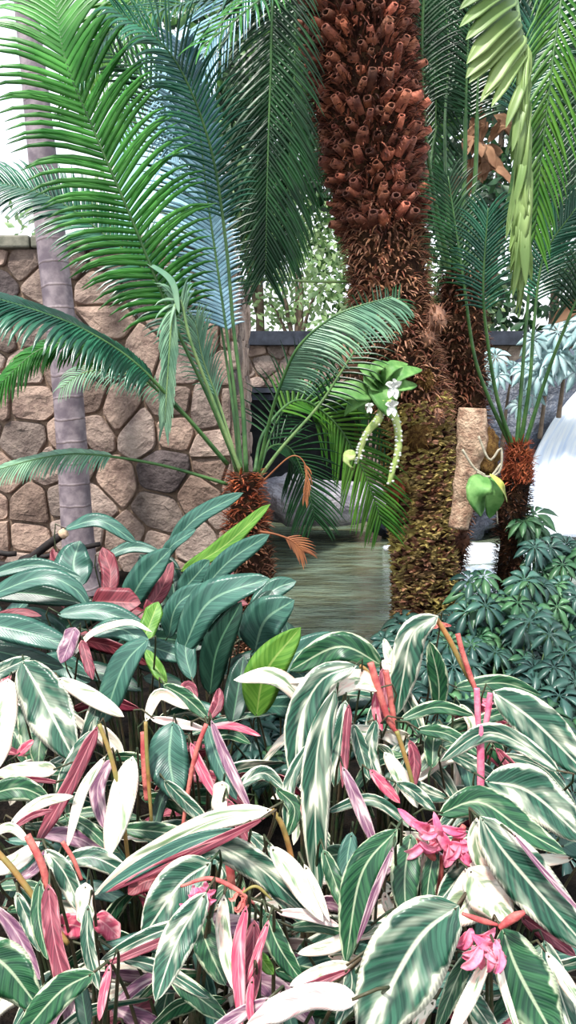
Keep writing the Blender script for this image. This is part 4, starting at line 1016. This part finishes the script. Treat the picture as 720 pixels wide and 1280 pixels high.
T('p6', 'u', [(284, 998), (305, 1040), (332, 1092)], 20, .0)
T('p6', 'U', [(210, 1095), (180, 1102), (160, 1118)], 36, .05)
stalk('p6', [(285, 1040), (286, 1070), (290, 1110)], 12, m_red, .02)
T('p6', 'g', [(150, 1035), (200, 1040), (250, 1048)], 30, .12)
T('p7', 't', [(264, 1078), (225, 1105), (178, 1172)], 54, -.08, prof='ovate')
T('p7', 't', [(258, 1115), (222, 1175), (194, 1252)], 42, -.14, prof='ovate')
T('p7', 't', [(248, 1150), (190, 1168), (126, 1200)], 26, -.04)
T('p7', 'u', [(246, 1158), (190, 1182), (126, 1208)], 15, -.06)
T('p7', 't', [(150, 1198), (200, 1210), (262, 1248)], 24, .02)
T('p7', 'g', [(252, 1130), (255, 1170), (282, 1232)], 46, .0)
T('p7', 'c', [(280, 1118), (280, 1170), (294, 1240)], 28, -.08)
flower('p7', [([(226, 1108), (262, 1098), (296, 1112), (318, 1130)], 6, m_red), ([(300, 1118), (320, 1108), (340, 1125)], 4, m_ostem)], 250, 1112, 28, 12, m_pink, -.17, 26)
flower('p7', [], 303, 1118, 16, 7, m_red, -.16, 16)
T('p8', 'p', [(308, 1132), (298, 1190), (302, 1285)], 24, -.12)
T('p8', 'u', [(318, 1150), (316, 1200), (312, 1262)], 34, -.08)
T('p8', 'p', [(336, 1150), (322, 1190), (308, 1230)], 14, -.12)
T('p8', 'p', [(316, 1220), (312, 1250), (316, 1290)], 14, -.12)
T('p8', 'g', [(332, 1140), (348, 1182), (378, 1228)], 36, -.04)
T('p8', 'l', [(448, 1250), (385, 1246), (308, 1280)], 30, -.12, prof='strap')
T('p8', 'm', [(340, 1248), (300, 1268), (250, 1300)], 24, -.1)
T('p8', 'Y', [(322, 1190), (332, 1205), (342, 1218)], 22, -.06)
T('p8', 'c', [(440, 1205), (410, 1212), (362, 1232)], 26, -.05)
T('p8', 'u', [(438, 1212), (405, 1225), (360, 1242)], 14, -.07)
T('p8', 'g', [(210, 1215), (240, 1240), (285, 1275)], 34, .04)
T('p9', 't', [(446, 832), (402, 850), (374, 905), (368, 985)], 38, -.1, prof='ovate', slope=.4)
T('p9', 't', [(420, 860), (398, 930), (394, 1020), (398, 1124)], 36, -.16, slope=.3, prof='ovate')
T('p9', 't', [(432, 875), (424, 930), (418, 985)], 30, -.1)
T('p9', 'c', [(476, 862), (445, 850), (410, 872)], 25, -.16, prof='ovate')
T('p9', 'c', [(395, 895), (348, 848), (292, 850)], 30, -.05, slope=-.2)
T('p9', 'c', [(412, 846), (380, 850), (348, 854)], 9, -.1)
T('p9', 'u', [(436, 880), (432, 930), (428, 985)], 10, -.12, prof='strap')
T('p9', 't', [(442, 905), (452, 940), (462, 975)], 24, -.03)
T('p9', 't', [(385, 930), (362, 980), (358, 1040)], 22, -.02)
T('p9', 'g', [(345, 985), (368, 1010), (360, 1045)], 24, .02)
T('p10', 'c', [(338, 1058), (370, 1098), (404, 1152)], 28, -.1, prof='ovate')
T('p10', 'c', [(380, 1080), (395, 1110), (412, 1152)], 14, -.1)
T('p10', 'g', [(404, 1062), (418, 1100), (432, 1140)], 28, .0)
T('p10', 'G', [(440, 1040), (434, 1080), (444, 1122)], 34, -.0)
T('p10', 'm', [(428, 958), (448, 1005), (472, 1064)], 22, -.06)
T('p10', 't', [(408, 1015), (465, 1000), (520, 1038)], 20, -.04)
T('p10', 'l', [(346, 1140), (385, 1144), (425, 1158)], 18, -.05)
T('p10', 'g', [(360, 1160), (400, 1158), (440, 1170)], 20, .0)
T('p10', 'c', [(455, 1155), (420, 1180), (372, 1192)], 24, .0)
T('p10', 't', [(330, 1100), (345, 1115), (395, 1165)], 24, .0)
T('p10', 'u', [(376, 1005), (388, 1040), (392, 1080)], 14, .05)
T('p11', 't', [(548, 770), (516, 792), (504, 845), (496, 894)], 36, -.05, slope=.2, prof='ovate')
T('p11', 'c', [(492, 842), (486, 820), (480, 798)], 17, .0)
T('p11', 'c', [(498, 850), (486, 836), (478, 825)], 22, .02)
T('p11', 'g', [(548, 888), (548, 850), (537, 802)], 32, .05, slope=-.1)
T('p11', 'u', [(478, 835), (480, 865), (474, 905)], 22, -.02)
T('p11', 'p', [(470, 862), (470, 890), (478, 914)], 14, -.04)
stalk('p11', [(463, 828), (474, 865), (486, 900), (497, 916)], 9, m_red, -.1)
stalk('p11', [(482, 838), (488, 870), (494, 912)], 8, m_red, -.08)
stalk('p11', [(450, 832), (458, 838), (466, 850)], 5, m_ostem, -.1)
stalk('p11', [(496, 914), (503, 935), (512, 965), (520, 1000)], 6, m_ostem, -.06)
T('p11', 'g', [(500, 900), (545, 884), (592, 894)], 22, -.06)
T('p11', 't', [(470, 900), (462, 940), (476, 985)], 26, .04)
T('p11', 'u', [(512, 925), (518, 950), (514, 990)], 22, .02)
T('p11', 'c', [(480, 940), (500, 970), (522, 1010)], 26, .05)
T('p11', 'p', [(462, 962), (478, 980), (500, 1004)], 20, -.04)
T('p11', 't', [(495, 978), (518, 990), (545, 1015)], 22, -.04)
stalk('p12', [(546, 774), (562, 800), (578, 832), (596, 864)], 7, m_ostem, -.05)
stalk('p12', [(572, 792), (578, 815), (588, 845), (596, 866)], 7, m_red, -.04)
stalk('p12', [(596, 860), (597, 885), (598, 912)], 8, m_pink, -.06)
stalk('p12', [(613, 866), (610, 890), (606, 912)], 8, m_pink, -.06)
stalk('p12', [(600, 905), (601, 960), (600, 1015)], 10, m_pink, -.02)
flower('p12', [], 603, 874, 14, 8, m_pink, -.06, 14)
flower('p12', [], 550, 780, 10, 6, m_red, -.06, 12)
T('p12', 't', [(616, 864), (668, 902), (738, 972)], 52, -.04, prof='ovate')
T('p12', 't', [(700, 966), (648, 928), (604, 916), (550, 952)], 32, -.1)
T('p12', 'g', [(520, 912), (560, 918), (600, 945)], 24, .0)
T('p12', 'g', [(540, 960), (542, 925), (548, 900)], 30, .05)
T('p12', 'c', [(575, 880), (590, 905), (585, 925)], 18, .02)
T('p12', 'c', [(640, 955), (655, 970), (668, 985)], 24, .02)
T('p12', 't', [(560, 940), (590, 955), (625, 975)], 26, .06)
T('p12', 'u', [(620, 935), (640, 960), (660, 985)], 18, .08)
T('p13', 'g', [(497, 1036), (452, 1092), (432, 1204)], 42, -.1, slope=.3, prof='ovate')
T('p13', 'm', [(492, 1058), (470, 1112), (446, 1180)], 14, -.12, slope=.3)
T('p13', 'g', [(514, 1042), (506, 1095), (508, 1155)], 36, -.05, prof='ovate')
T('p13', 'g', [(545, 1055), (536, 1100), (532, 1150)], 28, -.02)
T('p13', 't', [(604, 1072), (578, 1092), (548, 1128)], 42, -.02)
T('p13', 'c', [(480, 1115), (486, 1135), (500, 1150)], 18, .0)
T('p13', 'c', [(500, 1040), (530, 1052), (528, 1100)], 14, -.07)
T('p13', 't', [(560, 1000), (520, 985), (500, 960)], 26, .1)
T('p13', 't', [(470, 1155), (450, 1160), (420, 1175)], 22, .0)
T('p13', 'c', [(540, 1150), (500, 1155), (440, 1175)], 20, .0)
flower('p13', [([(552, 1070), (550, 1100), (549, 1132)], 9, m_red), ([(572, 1078), (566, 1100), (560, 1130)], 6, m_ostem), ([(580, 1032), (570, 1052), (556, 1080)], 13, m_red), ([(520, 1050), (535, 1065), (550, 1082)], 11, m_red)], 540, 1042, 48, 20, m_pink, -.14, 36, .3)
flower('p13', [], 572, 1055, 14, 5, m_pink, -.13, 30, 1.0)
T('p14', 't', [(606, 976), (662, 990), (732, 1052)], 60, -.03, prof='ovate', slope=.3)
T('p14', 'g', [(548, 1018), (598, 1002), (652, 1036), (708, 1068)], 40, -.08, prof='ovate')
T('p14', 't', [(600, 1020), (636, 1072), (738, 1190)], 62, -.12, prof='ovate', slope=.3)
T('p14', 'c', [(596, 1022), (598, 1062), (632, 1120)], 26, -.14, prof='ovate', slope=.3)
T('p14', 'm', [(640, 1040), (682, 1092), (735, 1150)], 10, -.14, slope=.3)
T('p14', 'G', [(700, 1060), (722, 1050), (750, 1045)], 60, .1)
T('p14', 'c', [(632, 1068), (600, 1112), (552, 1156)], 56, -.05, prof='ovate')
T('p14', 'c', [(585, 1085), (608, 1115), (640, 1150)], 54, -.07, prof='ovate')
T('p15', 't', [(574, 1132), (520, 1178), (452, 1305)], 96, -.12, prof='ovate', slope=.35, wave=.03)
T('p15', 'c', [(612, 1192), (592, 1235), (560, 1300)], 26, -.08)
T('p15', 'g', [(600, 1180), (575, 1215), (545, 1290)], 30, -.02)
T('p15', 't', [(570, 1225), (590, 1250), (625, 1300)], 34, .02)
T('p15', 'c', [(545, 1250), (525, 1270), (520, 1300)], 22, .0)
T('p15', 't', [(430, 1190), (440, 1230), (420, 1290)], 30, .06)
T('p15', 'c', [(410, 1195), (440, 1200), (470, 1215)], 20, .06)
flower('p16', [([(578, 1142), (600, 1150), (622, 1156)], 9, m_red), ([(624, 1160), (640, 1148), (656, 1140)], 12, m_red)], 606, 1172, 44, 20, m_pink, -.15, 34, .8)
T('p16', 'g', [(628, 1160), (648, 1215), (700, 1310)], 72, -.06, prof='ovate', slope=.35)
T('p16', 'c', [(622, 1185), (630, 1235), (655, 1310)], 14, -.09, slope=.35)
T('p16', 'c', [(682, 1190), (705, 1225), (740, 1275)], 24, -.02)
T('p16', 'u', [(650, 1145), (680, 1165), (720, 1195)], 26, .05)
T('p16', 't', [(680, 1175), (700, 1240), (720, 1300)], 40, .04)
# fill
FK = {'p1': 'tgcGu', 'p2': 'tgcgu', 'p3': 'tGgDu', 'p4': 'ttcgmG', 'p5': 'tgcmGu', 'p6': 'tggcu', 'p7': 'tgGcm', 'p8': 'tgclmG', 'p9': 'tgcgG', 'p10': 'ttcgmG', 'p11': 'tgcuG', 'p12': 'tgcgG', 'p13': 'tgcmG', 'p14': 'tgcGu', 'p15': 'tgcuG', 'p16': 'tgcGu'}
for key, ks in FK.items():
    _, px, py, b = PLANTS[key]
    for k in range(15):
        x = px + rnd.uniform(-70, 70); y = py + rnd.uniform(-35, 80)
        if 285 < x < 385 and y < 960: continue
        sgn = rnd.choice([-1, 1]); L = rnd.uniform(70, 130) * (1.35 if py > 1150 else 1)
        a = rnd.uniform(-.3, 1.35); p0 = (x, y); p1 = (x + sgn * math.cos(a) * L * .5, y + math.sin(a) * L * .4 - 10); p2 = (x + sgn * math.cos(a) * L * .9, y + math.sin(a) * L)
        T(key, rnd.choice(ks), [p0, p1, p2], rnd.uniform(18, 36) * (1.3 if py > 1150 else 1), rnd.uniform(.12, .45), rnd.uniform(-60, 60), rnd.uniform(-40, 40), lab=False)

# ------------------------------------------------------------------ light, sky, camera
w = bpy.data.worlds.new('sky'); bpy.context.scene.world = w; w.use_nodes = True; t = w.node_tree; t.nodes.clear()
out = t.nodes.new('ShaderNodeOutputWorld'); bg = t.nodes.new('ShaderNodeBackground')
tc = t.nodes.new('ShaderNodeTexCoord'); sp = t.nodes.new('ShaderNodeSeparateXYZ'); rp_ = t.nodes.new('ShaderNodeValToRGB')
rp_.color_ramp.elements[0].position = 0; rp_.color_ramp.elements[0].color = (.95, .97, 1, 1)
rp_.color_ramp.elements[1].position = .9; rp_.color_ramp.elements[1].color = (.72, .86, 1, 1)
t.links.new(tc.outputs['Generated'], sp.inputs[0]); t.links.new(sp.outputs[2], rp_.inputs[0]); t.links.new(rp_.outputs[0], bg.inputs[0])
bg.inputs[1].default_value = 1.2; t.links.new(bg.outputs[0], out.inputs[0])
sl = bpy.data.lights.new('sun', 'SUN'); sl.energy = 4.6; sl.angle = R(7); sl.color = (1, .96, .9)
so = bpy.data.objects.new('sun', sl); C.objects.link(so)
so.rotation_euler = V((.28, .50, -1.1)).to_track_quat('-Z', 'Y').to_euler(); so.location = (0, 0, 9)
cam = bpy.data.cameras.new('camera'); co = bpy.data.objects.new('camera', cam); C.objects.link(co)
co.location = CAM; co.rotation_euler = (math.pi / 2 - PITCH, 0, 0)
cam.sensor_fit = 'VERTICAL'; cam.sensor_height = 36; cam.lens = 36 * FPX / 1280; cam.clip_start = .02
sc_ = bpy.context.scene; sc_.camera = co
sc_.view_settings.view_transform = 'Standard'; sc_.view_settings.look = 'None'; sc_.view_settings.exposure = .46; sc_.view_settings.gamma = 1
sc_.view_settings.use_curve_mapping = False
